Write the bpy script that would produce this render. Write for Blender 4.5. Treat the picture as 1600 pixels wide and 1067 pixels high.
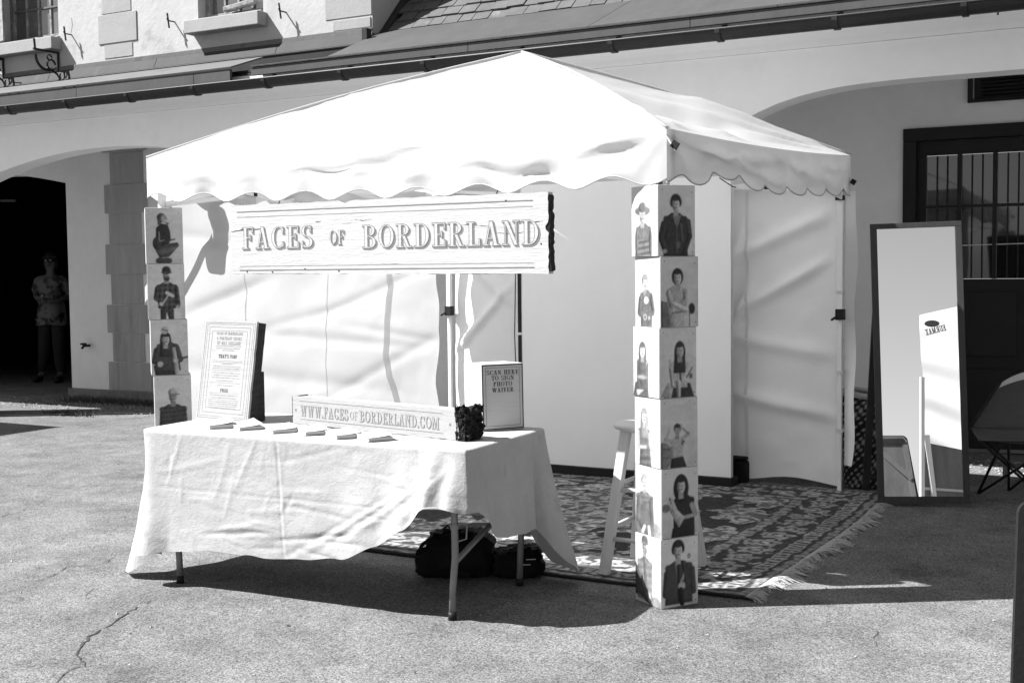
import bpy, bmesh, math, random
import numpy as np
from mathutils import Vector, Matrix
random.seed(7); RNG = np.random.RandomState(5)
R = math.radians
scn = bpy.context.scene
for o in list(bpy.data.objects): bpy.data.objects.remove(o, do_unlink=True)
COL = scn.collection
# ------------------------------------------------------------------ camera
FPX, PIT, ROLL, YAW, CH = 1938.5, .0605, -.011, .512, 1.5
_F = Vector((-math.sin(YAW), math.cos(YAW), 0)); _R = Vector((math.cos(YAW), math.sin(YAW), 0)); _Z = Vector((0, 0, 1))
_FC = _F*math.cos(PIT) - _Z*math.sin(PIT); _U = _Z*math.cos(PIT) + _F*math.sin(PIT)
_RX = _R*math.cos(ROLL) + _U*math.sin(ROLL); _UX = _U*math.cos(ROLL) - _R*math.sin(ROLL)
cam_data = bpy.data.cameras.new("camera"); cam = bpy.data.objects.new("camera", cam_data); COL.objects.link(cam)
cam_data.sensor_width = 36; cam_data.lens = FPX/1600*36; cam_data.clip_end = 600; cam_data.clip_start = .05
cam.matrix_world = Matrix(((_RX.x, _UX.x, -_FC.x, 0), (_RX.y, _UX.y, -_FC.y, 0), (_RX.z, _UX.z, -_FC.z, CH), (0, 0, 0, 1)))
scn.camera = cam
# ------------------------------------------------------------------ light
SUN_EL, SUN_AZ = 48.0, 33.0          # travels towards (cos AZ, sin AZ) in plan
world = bpy.data.worlds.new("World"); scn.world = world; world.use_nodes = True
wn = world.node_tree.nodes; wl = world.node_tree.links; wn.clear()
sky = wn.new('ShaderNodeTexSky'); sky.sky_type = 'NISHITA'; sky.sun_disc = False
sky.sun_elevation = R(SUN_EL); sky.sun_rotation = R(270-SUN_AZ+0)
sky.air_density = 1.0; sky.dust_density = .8
bw = wn.new('ShaderNodeRGBToBW'); bg = wn.new('ShaderNodeBackground'); wo = wn.new('ShaderNodeOutputWorld')
bg.inputs[1].default_value = 0.053
wl.new(sky.outputs[0], bw.inputs[0]); wl.new(bw.outputs[0], bg.inputs[0]); wl.new(bg.outputs[0], wo.inputs[0])
sd = bpy.data.lights.new("sun", 'SUN'); sd.energy = 5.0; sd.angle = R(.5); sd.color = (1, 1, 1)
sun = bpy.data.objects.new("sun", sd); COL.objects.link(sun)
_d = Vector((math.cos(R(SUN_AZ))*math.cos(R(SUN_EL)), math.sin(R(SUN_AZ))*math.cos(R(SUN_EL)), -math.sin(R(SUN_EL))))
sun.rotation_euler = _d.to_track_quat('-Z', 'Y').to_euler(); sun.location = (-8, -6, 12)
scn.view_settings.view_transform = 'Standard'; scn.view_settings.look = 'None'
scn.view_settings.gamma = 1; scn.view_settings.use_curve_mapping = False
scn.view_settings.exposure = 1.50
scn.render.engine = 'CYCLES'
scn.cycles.max_bounces = 8; scn.cycles.transmission_bounces = 6; scn.cycles.diffuse_bounces = 5
# ------------------------------------------------------------------ measuring helpers: pixel of the 1600 px photo -> metres
def ray(px, py):
    x = (px-800)/FPX; y = (py-533.5)/FPX
    return _FC + _RX*x - _UX*y
def G(px, py, z=0.0):
    d = ray(px, py); t = (z-CH)/d.z; return Vector((0, 0, CH)) + d*t
def YP(px, py, Y):
    d = ray(px, py); return Vector((0, 0, CH)) + d*(Y/d.y)
def XP(px, py, X):
    d = ray(px, py); return Vector((0, 0, CH)) + d*(X/d.x)
def PP(px, py, p0, n):
    d = ray(px, py); o = Vector((0, 0, CH)); n = Vector(n); return o + d*((Vector(p0)-o).dot(n)/d.dot(n))
# ------------------------------------------------------------------ materials (a black and white place: greys only)
def mat(name, v=.5, rough=.7, var=.0, scale=6., bump=0., bscale=40., metal=0., spec=.18, trans=0., weave=0., attr=None,
        stretch=(1, 1, 1), stain=None, detail=6):
    m = bpy.data.materials.new(name); m.use_nodes = True
    nt = m.node_tree; N = nt.nodes; K = nt.links; N.clear()
    out = N.new('ShaderNodeOutputMaterial'); p = N.new('ShaderNodeBsdfPrincipled')
    p.inputs['Roughness'].default_value = rough; p.inputs['Metallic'].default_value = metal
    p.inputs['Specular IOR Level'].default_value = spec
    tc = N.new('ShaderNodeTexCoord'); mp = N.new('ShaderNodeMapping'); mp.inputs['Scale'].default_value = stretch
    K.new(tc.outputs['Object'], mp.inputs[0])
    def grey(x):
        c = N.new('ShaderNodeCombineColor'); 
        for i in range(3): K.new(x, c.inputs[i])
        return c.outputs[0]
    val = N.new('ShaderNodeValue'); val.outputs[0].default_value = v; cur = val.outputs[0]
    if attr:
        a = N.new('ShaderNodeAttribute'); a.attribute_name = attr
        s = N.new('ShaderNodeSeparateColor'); K.new(a.outputs['Color'], s.inputs[0]); cur = s.outputs[0]
    def noise(sc, det=detail, ro=.6):
        n = N.new('ShaderNodeTexNoise'); n.inputs['Scale'].default_value = sc; n.inputs['Detail'].default_value = det
        n.inputs['Roughness'].default_value = ro; K.new(mp.outputs[0], n.inputs['Vector']); return n.outputs['Fac']
    def math_(op, a, b, c=None):
        n = N.new('ShaderNodeMath'); n.operation = op
        for i, q in enumerate((a, b, c)):
            if q is None: continue
            if isinstance(q, (int, float)): n.inputs[i].default_value = q
            else: K.new(q, n.inputs[i])
        return n.outputs[0]
    if var:
        n1 = noise(scale); n2 = noise(scale*7, 4)
        f = math_('MULTIPLY_ADD', n1, 1.3*var*2, 1-1.3*var)
        g = math_('MULTIPLY_ADD', n2, var*1.2, 1-.6*var)
        cur = math_('MULTIPLY', cur, math_('MULTIPLY', f, g))
    if stain:                         # (scale, threshold, factor): dirt patches with a shape of their own
        n3 = noise(stain[0], 5); st = N.new('ShaderNodeMapRange'); st.inputs[1].default_value = stain[1]; st.inputs[2].default_value = stain[1]+.08
        st.inputs[3].default_value = 1; st.inputs[4].default_value = stain[2]; K.new(n3, st.inputs[0]); cur = math_('MULTIPLY', cur, st.outputs[0])
    col = grey(cur); K.new(col, p.inputs['Base Color'])
    bh = None
    if bump:
        bh = math_('ADD', math_('MULTIPLY', noise(bscale, 8, .65), 1.0), math_('MULTIPLY', noise(bscale*.2, 4), 1.5))
    if weave:
        w1 = N.new('ShaderNodeTexWave'); w1.inputs['Scale'].default_value = weave; w1.bands_direction = 'X'; w1.inputs['Distortion'].default_value = 3; w1.inputs['Detail Scale'].default_value = 8
        w2 = N.new('ShaderNodeTexWave'); w2.inputs['Scale'].default_value = weave; w2.bands_direction = 'Z'; w2.inputs['Distortion'].default_value = 3; w2.inputs['Detail Scale'].default_value = 8
        K.new(mp.outputs[0], w1.inputs[0]); K.new(mp.outputs[0], w2.inputs[0])
        ww = math_('MULTIPLY', math_('ADD', w1.outputs['Fac'], w2.outputs['Fac']), .5)
        bh = math_('ADD', bh, ww) if bh else ww
    if bh:
        b = N.new('ShaderNodeBump'); b.inputs['Strength'].default_value = bump if bump else .15; b.inputs['Distance'].default_value = .01
        K.new(bh, b.inputs['Height']); K.new(b.outputs[0], p.inputs['Normal'])
    if trans:
        t = N.new('ShaderNodeBsdfTranslucent'); K.new(col, t.inputs[0]); mx = N.new('ShaderNodeMixShader'); mx.inputs[0].default_value = trans
        if bh: K.new(b.outputs[0], t.inputs['Normal'])
        K.new(p.outputs[0], mx.inputs[1]); K.new(t.outputs[0], mx.inputs[2]); K.new(mx.outputs[0], out.inputs[0])
    else: K.new(p.outputs[0], out.inputs[0])
    return m
M = {}
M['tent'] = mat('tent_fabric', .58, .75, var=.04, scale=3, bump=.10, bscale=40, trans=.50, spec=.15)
M['valance'] = mat('valance_fabric', .70, .75, var=.04, scale=3, bump=.10, bscale=40, trans=.45, spec=.15)  # roof fabric again, made paler where less sun reaches it
M['wallfab'] = mat('tent_wall_fabric', .47, .8, var=.04, scale=3, bump=.12, bscale=35, trans=.55, spec=.1)  # tent fabric darkened to offset the sun shining through the left wall
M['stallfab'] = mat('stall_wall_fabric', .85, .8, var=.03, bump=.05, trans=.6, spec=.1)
M['backfab'] = mat('back_wall_fabric', .90, .8, var=.04, scale=3, bump=.12, bscale=35, trans=.18, spec=.1)  # tent fabric brightened to offset the shade on the back wall
M['cloth'] = mat('linen_cloth', .39, .95, var=.12, scale=9, bump=.30, bscale=150, spec=.05, trans=.08, stain=(6, .62, .86))
M['strip'] = mat('seam_tape', .78, .8, var=.03, trans=.45)
M['whitewood_dim'] = mat('dimmed_white_wood', .31, .8, var=.10, scale=7, stretch=(1, 6, 6), bump=.25, bscale=16, stain=(9, .70, .8))  # same white wood, darkened because these boards catch more sun
M['whitemetal'] = mat('white_enamel', .78, .35, var=.05, scale=20)
M['black'] = mat('black_plastic', .015, .5)
M['blackfab'] = mat('black_nylon', .007, .8, var=.3, scale=20, bump=.2, bscale=90)
M['steel'] = mat('grey_tube', .20, .42, var=.25, scale=12, metal=.3, bump=.05)
M['whitewood'] = mat('painted_white_wood', .44, .75, var=.08, scale=5, stretch=(1, 6, 6), bump=.26, bscale=14, stain=(7, .72, .75))
M['burnt'] = mat('burnt_wood', .018, .9, var=.5, scale=30, bump=.9, bscale=45)
M['wood_side'] = mat('dark_plank_wood', .035, .85, var=.4, scale=10, stretch=(1, 1, 5), bump=.4, bscale=30)
M['plywood_edge'] = mat('plywood_edge', .52, .8, var=.15, scale=8, stretch=(1, 1, 8))
M['print'] = mat('photo_print', .5, .75, var=.05, scale=30, attr='tone', bump=.10, bscale=25, spec=.25)
M['ink'] = mat('dark_ink', .045, .8, var=.3, scale=30)
M['inkmid'] = mat('worn_ink', .16, .85, var=.35, scale=60)
M['inkpale'] = mat('faded_ink', .22, .85, var=.25, scale=60)
M['inkfaint'] = mat('very_faded_ink', .27, .85, var=.2, scale=60)
M['shadowink'] = mat('letter_shade_ink', .19, .85, var=.3, scale=50)
M['paper'] = mat('book_paper', .52, .7, var=.05)
M['paperedge'] = mat('page_block', .50, .8, var=.15, stretch=(1, 1, 60))
M['stoolwood'] = mat('pale_stool_wood', .55, .5, var=.08, scale=6, stretch=(6, 6, 1), bump=.1)
M['rug'] = mat('woven_rug', .2, .95, var=.25, scale=40, attr='tone', bump=.7, bscale=120, spec=.1)
M['rugedge'] = mat('rug_binding', .03, .95, var=.3, scale=40, bump=.5)
M['fringe'] = mat('rug_fringe', .42, .9, var=.12, scale=20)
M['canvas'] = mat('backdrop_canvas', .84, .9, var=.04, scale=1.5, bump=.06, bscale=70)
M['darkwood'] = mat('dark_frame_wood', .045, .55, var=.3, scale=8, stretch=(5, 5, 1))
M['mirror'] = mat('mirror_glass', .93, .0, metal=1.0, detail=0)
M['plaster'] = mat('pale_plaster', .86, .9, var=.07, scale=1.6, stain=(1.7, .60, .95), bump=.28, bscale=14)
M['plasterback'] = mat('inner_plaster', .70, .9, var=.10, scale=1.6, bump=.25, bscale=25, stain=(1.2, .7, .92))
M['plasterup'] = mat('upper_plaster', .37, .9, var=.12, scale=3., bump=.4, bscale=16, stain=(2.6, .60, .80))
M['cornice'] = mat('cornice_paint', .87, .85, var=.04, bump=.05)
M['quoin'] = mat('sandstone', .32, .9, var=.22, scale=7, stretch=(1.6, 1, .22), stain=(3, .6, .8), bump=.25, bscale=30)
M['quoinup'] = mat('pale_sandstone', .28, .9, var=.08, scale=6, bump=.2, bscale=30)
M['plinth'] = mat('rough_plinth', .16, .95, var=.4, scale=7, bump=.6, bscale=20)
M['zinc'] = mat('weathered_zinc', .062, .65, var=.22, scale=2.5, stretch=(1.6, 1, .3), bump=.1, metal=.0)
M['zinc_dim'] = mat('dimmed_zinc', .034, .7, var=.3, scale=2.5, stretch=(1.6, 1, .3), bump=.1, stain=(3, .6, 1.5))  # zinc darkened to offset the extra sun on the tilted flashing
M['zinclight'] = mat('pale_lead_sheet', .11, .7, var=.25, scale=3, stretch=(1, 1, 1), bump=.3, bscale=20, stain=(3, .6, .7))
M['gutter'] = mat('dark_gutter', .03, .45, var=.3, scale=6)
M['slate'] = mat('roof_slate', .085, .75, var=.35, scale=5, bump=.5, bscale=18, stain=(4, .62, 1.6))
M['darkroof'] = mat('dark_lead', .03, .8, var=.3)
M['doorwood'] = mat('black_painted_door', .016, .6, var=.3, scale=6)
M['doorglass'] = mat('door_glass', .012, .04, spec=.9)
M['plyback'] = mat('plywood_back', .12, .7, var=.35, scale=2.5, stretch=(4, 4, .7), bump=.1)
M['winglass'] = mat('window_glass', .10, .06, var=.4, scale=3, spec=.9)
M['oldwood'] = mat('peeling_window_wood', .22, .9, var=.9, scale=16, bump=.8, bscale=30)
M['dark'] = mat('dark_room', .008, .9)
M['iron'] = mat('wrought_iron', .02, .6, var=.3)
M['chairfab'] = mat('charcoal_chair_cloth', .07, .85, var=.2, scale=10, bump=.2)
M['chairtrim'] = mat('pale_chair_trim', .5, .85, var=.1)
M['drape'] = mat('near_black_board', .012, .95, var=.12, scale=6, bump=.25, bscale=60)  # even near-black board face
M['skin'] = mat('skin', .075, .6)  # person's tones darkened to sink the figure into the doorway's shade
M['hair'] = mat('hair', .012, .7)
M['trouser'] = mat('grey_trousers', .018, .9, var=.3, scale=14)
M['plypanel'] = mat('plywood_panel', .17, .7, var=.35, scale=2.5, stretch=(4, 4, .7), bump=.1)
M['stone'] = mat('pebble', .28, .9, var=.4, scale=30)
M['weeds'] = mat('dry_weeds', .07, .9, var=.5, scale=20)
M['screwhole'] = mat('nail_rust', .04, .9)
def floral():
    m = mat('floral_shirt', .11, .9, var=.2, scale=12, stain=(9, .5, .25)); return m
M['floral'] = floral()
# ground: worn asphalt
def asphalt():
    m = bpy.data.materials.new('asphalt'); m.use_nodes = True; nt = m.node_tree; N = nt.nodes; K = nt.links
    p = N['Principled BSDF']; p.inputs['Roughness'].default_value = .92; p.inputs['Specular IOR Level'].default_value = .06
    tc = N.new('ShaderNodeTexCoord')
    def noise(sc, det=6, ro=.6, off=0):
        n = N.new('ShaderNodeTexNoise'); n.inputs['Scale'].default_value = sc; n.inputs['Detail'].default_value = det; n.inputs['Roughness'].default_value = ro
        mp = N.new('ShaderNodeMapping'); mp.inputs['Location'].default_value = (off, off*.7, 0); K.new(tc.outputs['Object'], mp.inputs[0]); K.new(mp.outputs[0], n.inputs['Vector']); return n.outputs['Fac']
    def mr(x, a, b, c, d):
        n = N.new('ShaderNodeMapRange'); K.new(x, n.inputs[0])
        for i, q in enumerate((a, b, c, d)): n.inputs[i+1].default_value = q
        return n.outputs[0]
    def mul(a, b):
        n = N.new('ShaderNodeMath'); n.operation = 'MULTIPLY'; K.new(a, n.inputs[0]); K.new(b, n.inputs[1]); return n.outputs[0]
    large = mr(noise(.55, 4, .6, 3), .3, .7, .80, 1.14)
    mid = mr(noise(2.6, 6, .72, 9), .34, .68, .74, 1.18)
    wear = mr(noise(1.5, 8, .75, 20), .54, .64, 1, .76)
    dust = mr(noise(5.5, 8, .78, 31), .55, .72, 1, 1.22)
    vor = N.new('ShaderNodeTexVoronoi'); vor.inputs['Scale'].default_value = 190; K.new(tc.outputs['Object'], vor.inputs['Vector'])
    sep = N.new('ShaderNodeSeparateColor'); K.new(vor.outputs['Color'], sep.inputs[0])
    agg = mr(sep.outputs[0], 0, 1, .40, 1.60)
    pits = mr(noise(130, 3, .6, 5), .30, .40, .30, 1)
    pits2 = mr(noise(26, 8, .8, 15), .28, .33, .30, 1)
    v = N.new('ShaderNodeValue'); v.outputs[0].default_value = .158
    c = v.outputs[0]
    streak = mr(noise(9, 8, .8, 44), .56, .66, 1, .78)
    for q in (large, mid, wear, dust, agg, pits, pits2, streak): c = mul(c, q)
    cc = N.new('ShaderNodeCombineColor')
    for i in range(3): K.new(c, cc.inputs[i])
    K.new(cc.outputs[0], p.inputs['Base Color'])
    b = N.new('ShaderNodeBump'); b.inputs['Strength'].default_value = .55; b.inputs['Distance'].default_value = .004
    K.new(mul(agg, pits), b.inputs['Height'])
    b2 = N.new('ShaderNodeBump'); b2.inputs['Strength'].default_value = .5; b2.inputs['Distance'].default_value = .03
    K.new(noise(6, 6, .6, 2), b2.inputs['Height']); K.new(b2.outputs[0], b.inputs['Normal']); K.new(b.outputs[0], p.inputs['Normal'])
    return m
M['asphalt'] = asphalt()
# ------------------------------------------------------------------ object helpers
def tag(o, label=None, cat=None, group=None, kind=None):
    if label: o['label'] = label
    if cat: o['category'] = cat
    if group: o['group'] = group
    if kind: o['kind'] = kind
    return o
def thing(name, loc, label, cat, rz=0., group=None):
    o = bpy.data.objects.new(name, None); COL.objects.link(o); o.empty_display_size = .1
    o.location = loc; o.rotation_euler = (0, 0, rz)
    o.matrix_world = Matrix.Translation(Vector(loc)) @ Matrix.Rotation(rz, 4, 'Z')
    return tag(o, label, cat, group)
def wm(o):
    m = Matrix.Translation(o.location) @ o.rotation_euler.to_matrix().to_4x4()
    return wm(o.parent) @ m if o.parent else m
def obj(name, vf, m, parent=None, smooth=False, world=True, bev=0., tone=None, loc=None, solid=0., auto=True):
    """link verts+faces as ONE mesh; world=True: vertices are in metres of the place, moved into the parent's frame"""
    vs, fs = vf
    me = bpy.data.meshes.new(name)
    if world and parent is not None:
        inv = wm(parent).inverted(); vs = [inv @ Vector(v) for v in vs]
    if loc is not None: vs = [Vector(v)-Vector(loc) for v in vs]
    me.from_pydata([tuple(v) for v in vs], [], fs)
    o = bpy.data.objects.new(name, me); COL.objects.link(o)
    if loc is not None: o.location = loc
    if isinstance(m, str): m = M[m]
    me.materials.append(m)
    if smooth: me.polygons.foreach_set('use_smooth', [True]*len(me.polygons))
    if tone is not None:
        a = me.color_attributes.new('tone', 'FLOAT_COLOR', 'POINT'); t = np.asarray(tone, dtype=np.float32).ravel()
        a.data.foreach_set('color', np.stack([t, t, t, np.ones_like(t)], 1).ravel())
    if bev:
        b = o.modifiers.new('b', 'BEVEL'); b.width = bev; b.segments = 2; b.limit_method = 'ANGLE'; b.angle_limit = R(40)
    if solid:
        s = o.modifiers.new('s', 'SOLIDIFY'); s.thickness = solid; s.offset = 0
    if parent is not None: o.parent = parent
    me.update(); return o
def join(*ms):
    V = []; F = []
    for v, f in ms:
        k = len(V); V += [tuple(q) for q in v]; F += [tuple(i+k for i in q) for q in f]
    return V, F
def box(x0, x1, y0, y1, z0, z1):
    v = [(x, y, z) for z in (z0, z1) for y in (y0, y1) for x in (x0, x1)]
    return v, [(0, 2, 3, 1), (4, 5, 7, 6), (0, 1, 5, 4), (1, 3, 7, 5), (3, 2, 6, 7), (2, 0, 4, 6)]
def obox(o, u, v, w):
    """box from corner o along the three edge vectors"""
    o, u, v, w = map(Vector, (o, u, v, w))
    vs = [o + u*a + v*b + w*c for c in (0, 1) for b in (0, 1) for a in (0, 1)]
    f = [(0, 2, 3, 1), (4, 5, 7, 6), (0, 1, 5, 4), (1, 3, 7, 5), (3, 2, 6, 7), (2, 0, 4, 6)]
    if u.cross(v).dot(w) < 0: f = [q[::-1] for q in f]
    return vs, f
def bar(a, b, w, h=None, up=(0, 0, 1)):
    a, b = Vector(a), Vector(b); h = h or w; d = (b-a).normalized(); s = d.cross(Vector(up))
    if s.length < 1e-4: s = Vector((1, 0, 0))
    s.normalize(); t = s.cross(d)
    return obox(a - s*w/2 - t*h/2, s*w, b-a, t*h)
def tube(path, r, n=10, cap=True):
    P = [Vector(p) for p in path]; rs = r if isinstance(r, (list, tuple)) else [r]*len(P)
    V = []; F = []; ref = None
    for i, p in enumerate(P):
        d = (P[min(i+1, len(P)-1)] - P[max(i-1, 0)]).normalized()
        if ref is None: ref = d.orthogonal().normalized()
        ref = (ref - d*ref.dot(d)).normalized(); s = d.cross(ref)
        for k in range(n):
            a = 2*math.pi*k/n; V.append(p + (ref*math.cos(a) + s*math.sin(a))*rs[i])
    for i in range(len(P)-1):
        for k in range(n): F.append((i*n+k, i*n+(k+1) % n, (i+1)*n+(k+1) % n, (i+1)*n+k))
    if cap: F.append(tuple(range(n))[::-1]); F.append(tuple((len(P)-1)*n+k for k in range(n)))
    return V, F
def lathe(prof, c=(0, 0, 0), n=20):
    V = []; F = []; m = len(prof)
    for k in range(n):
        a = 2*math.pi*k/n
        for r, z in prof: V.append((c[0]+r*math.cos(a), c[1]+r*math.sin(a), c[2]+z))
    for k in range(n):
        for i in range(m-1):
            F.append((k*m+i, ((k+1) % n)*m+i, ((k+1) % n)*m+i+1, k*m+i+1))
    return V, F
def grid(nu, nv, fn):
    V = [fn(i/nu, j/nv) for j in range(nv+1) for i in range(nu+1)]
    F = [(j*(nu+1)+i, j*(nu+1)+i+1, (j+1)*(nu+1)+i+1, (j+1)*(nu+1)+i) for j in range(nv) for i in range(nu)]
    return V, F
def ellipsoid(c, r, n=16, m=10, rz=0.):
    V = []; F = []
    for j in range(m+1):
        t = math.pi*j/m
        for k in range(n):
            a = 2*math.pi*k/n; x = math.sin(t)*math.cos(a)*r[0]; y = math.sin(t)*math.sin(a)*r[1]
            V.append((c[0]+x*math.cos(rz)-y*math.sin(rz), c[1]+x*math.sin(rz)+y*math.cos(rz), c[2]+math.cos(t)*r[2]))
    for j in range(m):
        for k in range(n): F.append((j*n+k, (j+1)*n+k, (j+1)*n+(k+1) % n, j*n+(k+1) % n))
    return V, F
def prism(poly, o, u, v, w):
    """2D polygon (in u,v) extruded along w"""
    o, u, v, w = map(Vector, (o, u, v, w)); n = len(poly)
    a = [o+u*x+v*y for x, y in poly]; b = [q+w for q in a]
    F = [tuple(range(n)), tuple(range(2*n-1, n-1, -1))] + [(i, n+i, n+(i+1) % n, (i+1) % n) for i in range(n)]
    return a+b, F
def vnoise(seed, sc, shape_fn=None):
    """smooth value noise in 2-D, returned as a python function"""
    r = np.random.RandomState(seed); T = r.rand(64, 64)
    def f(x, y):
        x = np.asarray(x)*sc; y = np.asarray(y)*sc
        xi = np.floor(x).astype(int); yi = np.floor(y).astype(int); fx = x-xi; fy = y-yi
        fx = fx*fx*(3-2*fx); fy = fy*fy*(3-2*fy)
        a = T[xi % 64, yi % 64]; b = T[(xi+1) % 64, yi % 64]; c = T[xi % 64, (yi+1) % 64]; d = T[(xi+1) % 64, (yi+1) % 64]
        return (a*(1-fx)+b*fx)*(1-fy)+(c*(1-fx)+d*fx)*fy
    return f
def copy_tree(o, parent=None):
    c = o.copy(); COL.objects.link(c); c.parent = parent
    for ch in [q for q in COL.objects if q.parent == o]: copy_tree(ch, c)
    return c
# ------------------------------------------------------------------ slab-serif lettering, drawn as flat strokes
TK, TN, SE = .15, .055, .10      # thick stem, thin stroke, serif overhang
def _q(x0, y0, x1, y1, e): return [(x0-e, y0-e), (x1+e, y0-e), (x1+e, y1+e), (x0-e, y1+e)]
def _dg(x0, y0, x1, y1, w, e):
    hw = w/2+e; return [(x0-hw, y0-e), (x0+hw, y0-e), (x1+hw, y1+e), (x1-hw, y1+e)]
def _arc(cx, cy, rx, ry, a0, a1, tk, tn, e, n=14):
    out = []
    for k in range(n):
        seg = []
        for a in (a0+(a1-a0)*k/n, a0+(a1-a0)*(k+1)/n):
            c, s = math.cos(R(a)), math.sin(R(a)); t = (tn+(tk-tn)*c*c)/2+e
            seg.append(((cx+(rx+t)*c, cy+(ry+t*.8)*s), (cx+(rx-t)*c, cy+(ry-t*.8)*s)))
        out.append([seg[0][1], seg[0][0], seg[1][0], seg[1][1]])
    return out
def glyph(ch, e=0., tk=TK, tn=TN, se=SE):
    """-> (list of polygons, width) in units of the cap height; e fattens every stroke"""
    S = []; stem = lambda x, y0=0, y1=1: S.append(_q(x, y0, x+tk, y1, e))
    sf = lambda x0, x1, y: S.append(_q(x0, y if y < .5 else 1-tn, x1, tn if y < .5 else 1, e))
    hb = lambda x0, x1, y: S.append(_q(x0, y-tn/2, x1, y+tn/2, e))
    nib = lambda x, y0, y1: S.append(_q(x-tn, y0, x, y1, e))
    w = .7
    if ch in 'EF':
        stem(se); sf(0, .6, 1); nib(.6, .74, 1); hb(se, .45, .52); nib(.47, .40, .64)
        if ch == 'E': sf(0, .62, 0); nib(.62, 0, .28)
        else: sf(0, se*2+tk, 0)
        w = .62
    elif ch == 'L': stem(se); sf(0, se*2+tk, 1); sf(0, .6, 0); nib(.6, 0, .3); w = .6
    elif ch == 'I': stem(se); sf(0, se*2+tk, 1); sf(0, se*2+tk, 0); w = se*2+tk
    elif ch == 'T': stem(.28); sf(0, .7, 1); nib(tn, .72, 1); nib(.7, .72, 1); sf(.28-se, .28+tk+se, 0); w = .7
    elif ch == 'H': stem(se); stem(.52); [sf(a, a+se*2+tk, y) for a in (0, .42) for y in (0, 1)]; hb(se, .55, .5); w = .77
    elif ch == 'N':
        S.append(_q(se, 0, se+tn, 1, e)); S.append(_q(.58, 0, .58+tn, 1, e)); S.append(_dg(.60, 0, .17, 1, tk, e))
        sf(0, .25, 1); sf(0, .26, 0); sf(.47, .74, 1); w = .74
    elif ch in 'M':
        S.append(_q(se, 0, se+tn, 1, e)); stem(.68); S.append(_dg(.44, .05, .19, 1, tk*.9, e)); S.append(_dg(.44, .05, .70, 1, tn, e))
        sf(0, .26, 0); sf(.6, .92, 0); sf(0, .22, 1); sf(.68, .92, 1); w = .92
    elif ch in 'WV':
        S.append(_dg(.32, 0, .14, 1, tk, e)); S.append(_dg(.34, 0, .52, 1, tn*1.3, e)); sf(0, .3, 1); w = .66
        if ch == 'W': S.append(_dg(.70, 0, .52, 1, tk, e)); S.append(_dg(.72, 0, .9, 1, tn*1.3, e)); sf(.40, .64, 1); sf(.78, 1.02, 1); w = 1.02
        else: sf(.42, .66, 1)
    elif ch in 'AX':
        if ch == 'A':
            S.append(_dg(.13, 0, .34, 1, tn*1.2, e)); S.append(_dg(.57, 0, .36, 1, tk, e)); hb(.22, .48, .3); sf(0, .27, 0); sf(.42, .74, 0); w = .74
        else:
            S.append(_dg(.13, 0, .55, 1, tn*1.2, e)); S.append(_dg(.56, 0, .14, 1, tk, e)); [sf(a, b, y) for a, b in ((0, .28), (.42, .7)) for y in (0, 1)]; w = .7
    elif ch == 'Y': S.append(_q(.28, 0, .28+tk, .5, e)); S.append(_dg(.35, .45, .13, 1, tk, e)); S.append(_dg(.37, .45, .58, 1, tn*1.2, e)); sf(0, .28, 1); sf(.46, .7, 1); sf(.18, .53, 0); w = .7
    elif ch in 'BPRD':
        stem(se); sf(0, .35, 1); sf(0, .35 if ch not in 'PR' else se*2+tk, 0)
        if ch == 'D': S += _arc(.33, .5, .30, .5-tn/2, -90, 90, tk, tn, e); w = .74
        else:
            S += _arc(.33, .76, .21, .24-tn/2, -90, 90, tk, tn, e, 10); hb(se, .34, .52); w = .62
            if ch == 'B': S += _arc(.34, .26, .24, .26-tn/2, -90, 90, tk, tn, e, 10); w = .68
            if ch == 'R': S.append(_dg(.58, 0, .36, .5, tk*.9, e)); sf(.5, .74, 0); w = .74
    elif ch in 'OQCG':
        if ch == 'O': S += _arc(.37, .5, .30, .5-tn/2, 0, 360, tk, tn, e, 26); w = .74
        else:
            S += _arc(.38, .5, .30, .5-tn/2, 45, 315, tk, tn, e, 22); nib(.64, .68, .96); w = .70
            if ch == 'G': S.append(_q(.54, .06, .54+tk*.9, .42, e)); sf2 = _q(.46, .40, .74, .40+tn, e); S.append(sf2); w = .76
            else: nib(.64, .06, .30)
    elif ch == 'S':
        S += _arc(.31, .745, .20, .255-tn/2, 40, 270, tk*.9, tn, e, 14); S += _arc(.31, .255, .22, .255-tn/2, -140, 90, tk*.9, tn, e, 14)
        nib(.52, .70, .98); nib(.12, .02, .30); w = .60
    elif ch == 'U': stem(se); S += _arc(.38, .30, .22, .27, 180, 360, tk, tn, e, 14); S.append(_q(.57, .3, .57+tn, 1, e)); sf(0, .33, 1); sf(.48, .72, 1); w = .72
    elif ch == '.': S.append(_q(.02, 0, .16, .14, e)); w = .18
    elif ch == ',': S.append(_dg(.04, -.12, .10, .12, .08, e)); w = .16
    elif ch == "'": S.append(_dg(.04, .75, .08, 1, .08, e)); w = .12
    elif ch == '!': S.append(_dg(.08, .3, .08, 1, .12, e)); S.append(_q(.02, 0, .14, .13, e)); w = .16
    elif ch == ' ': w = .34
    return S, w
def text_width(s, track=.12): return sum(glyph(c)[1]+track for c in s)-track
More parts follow.
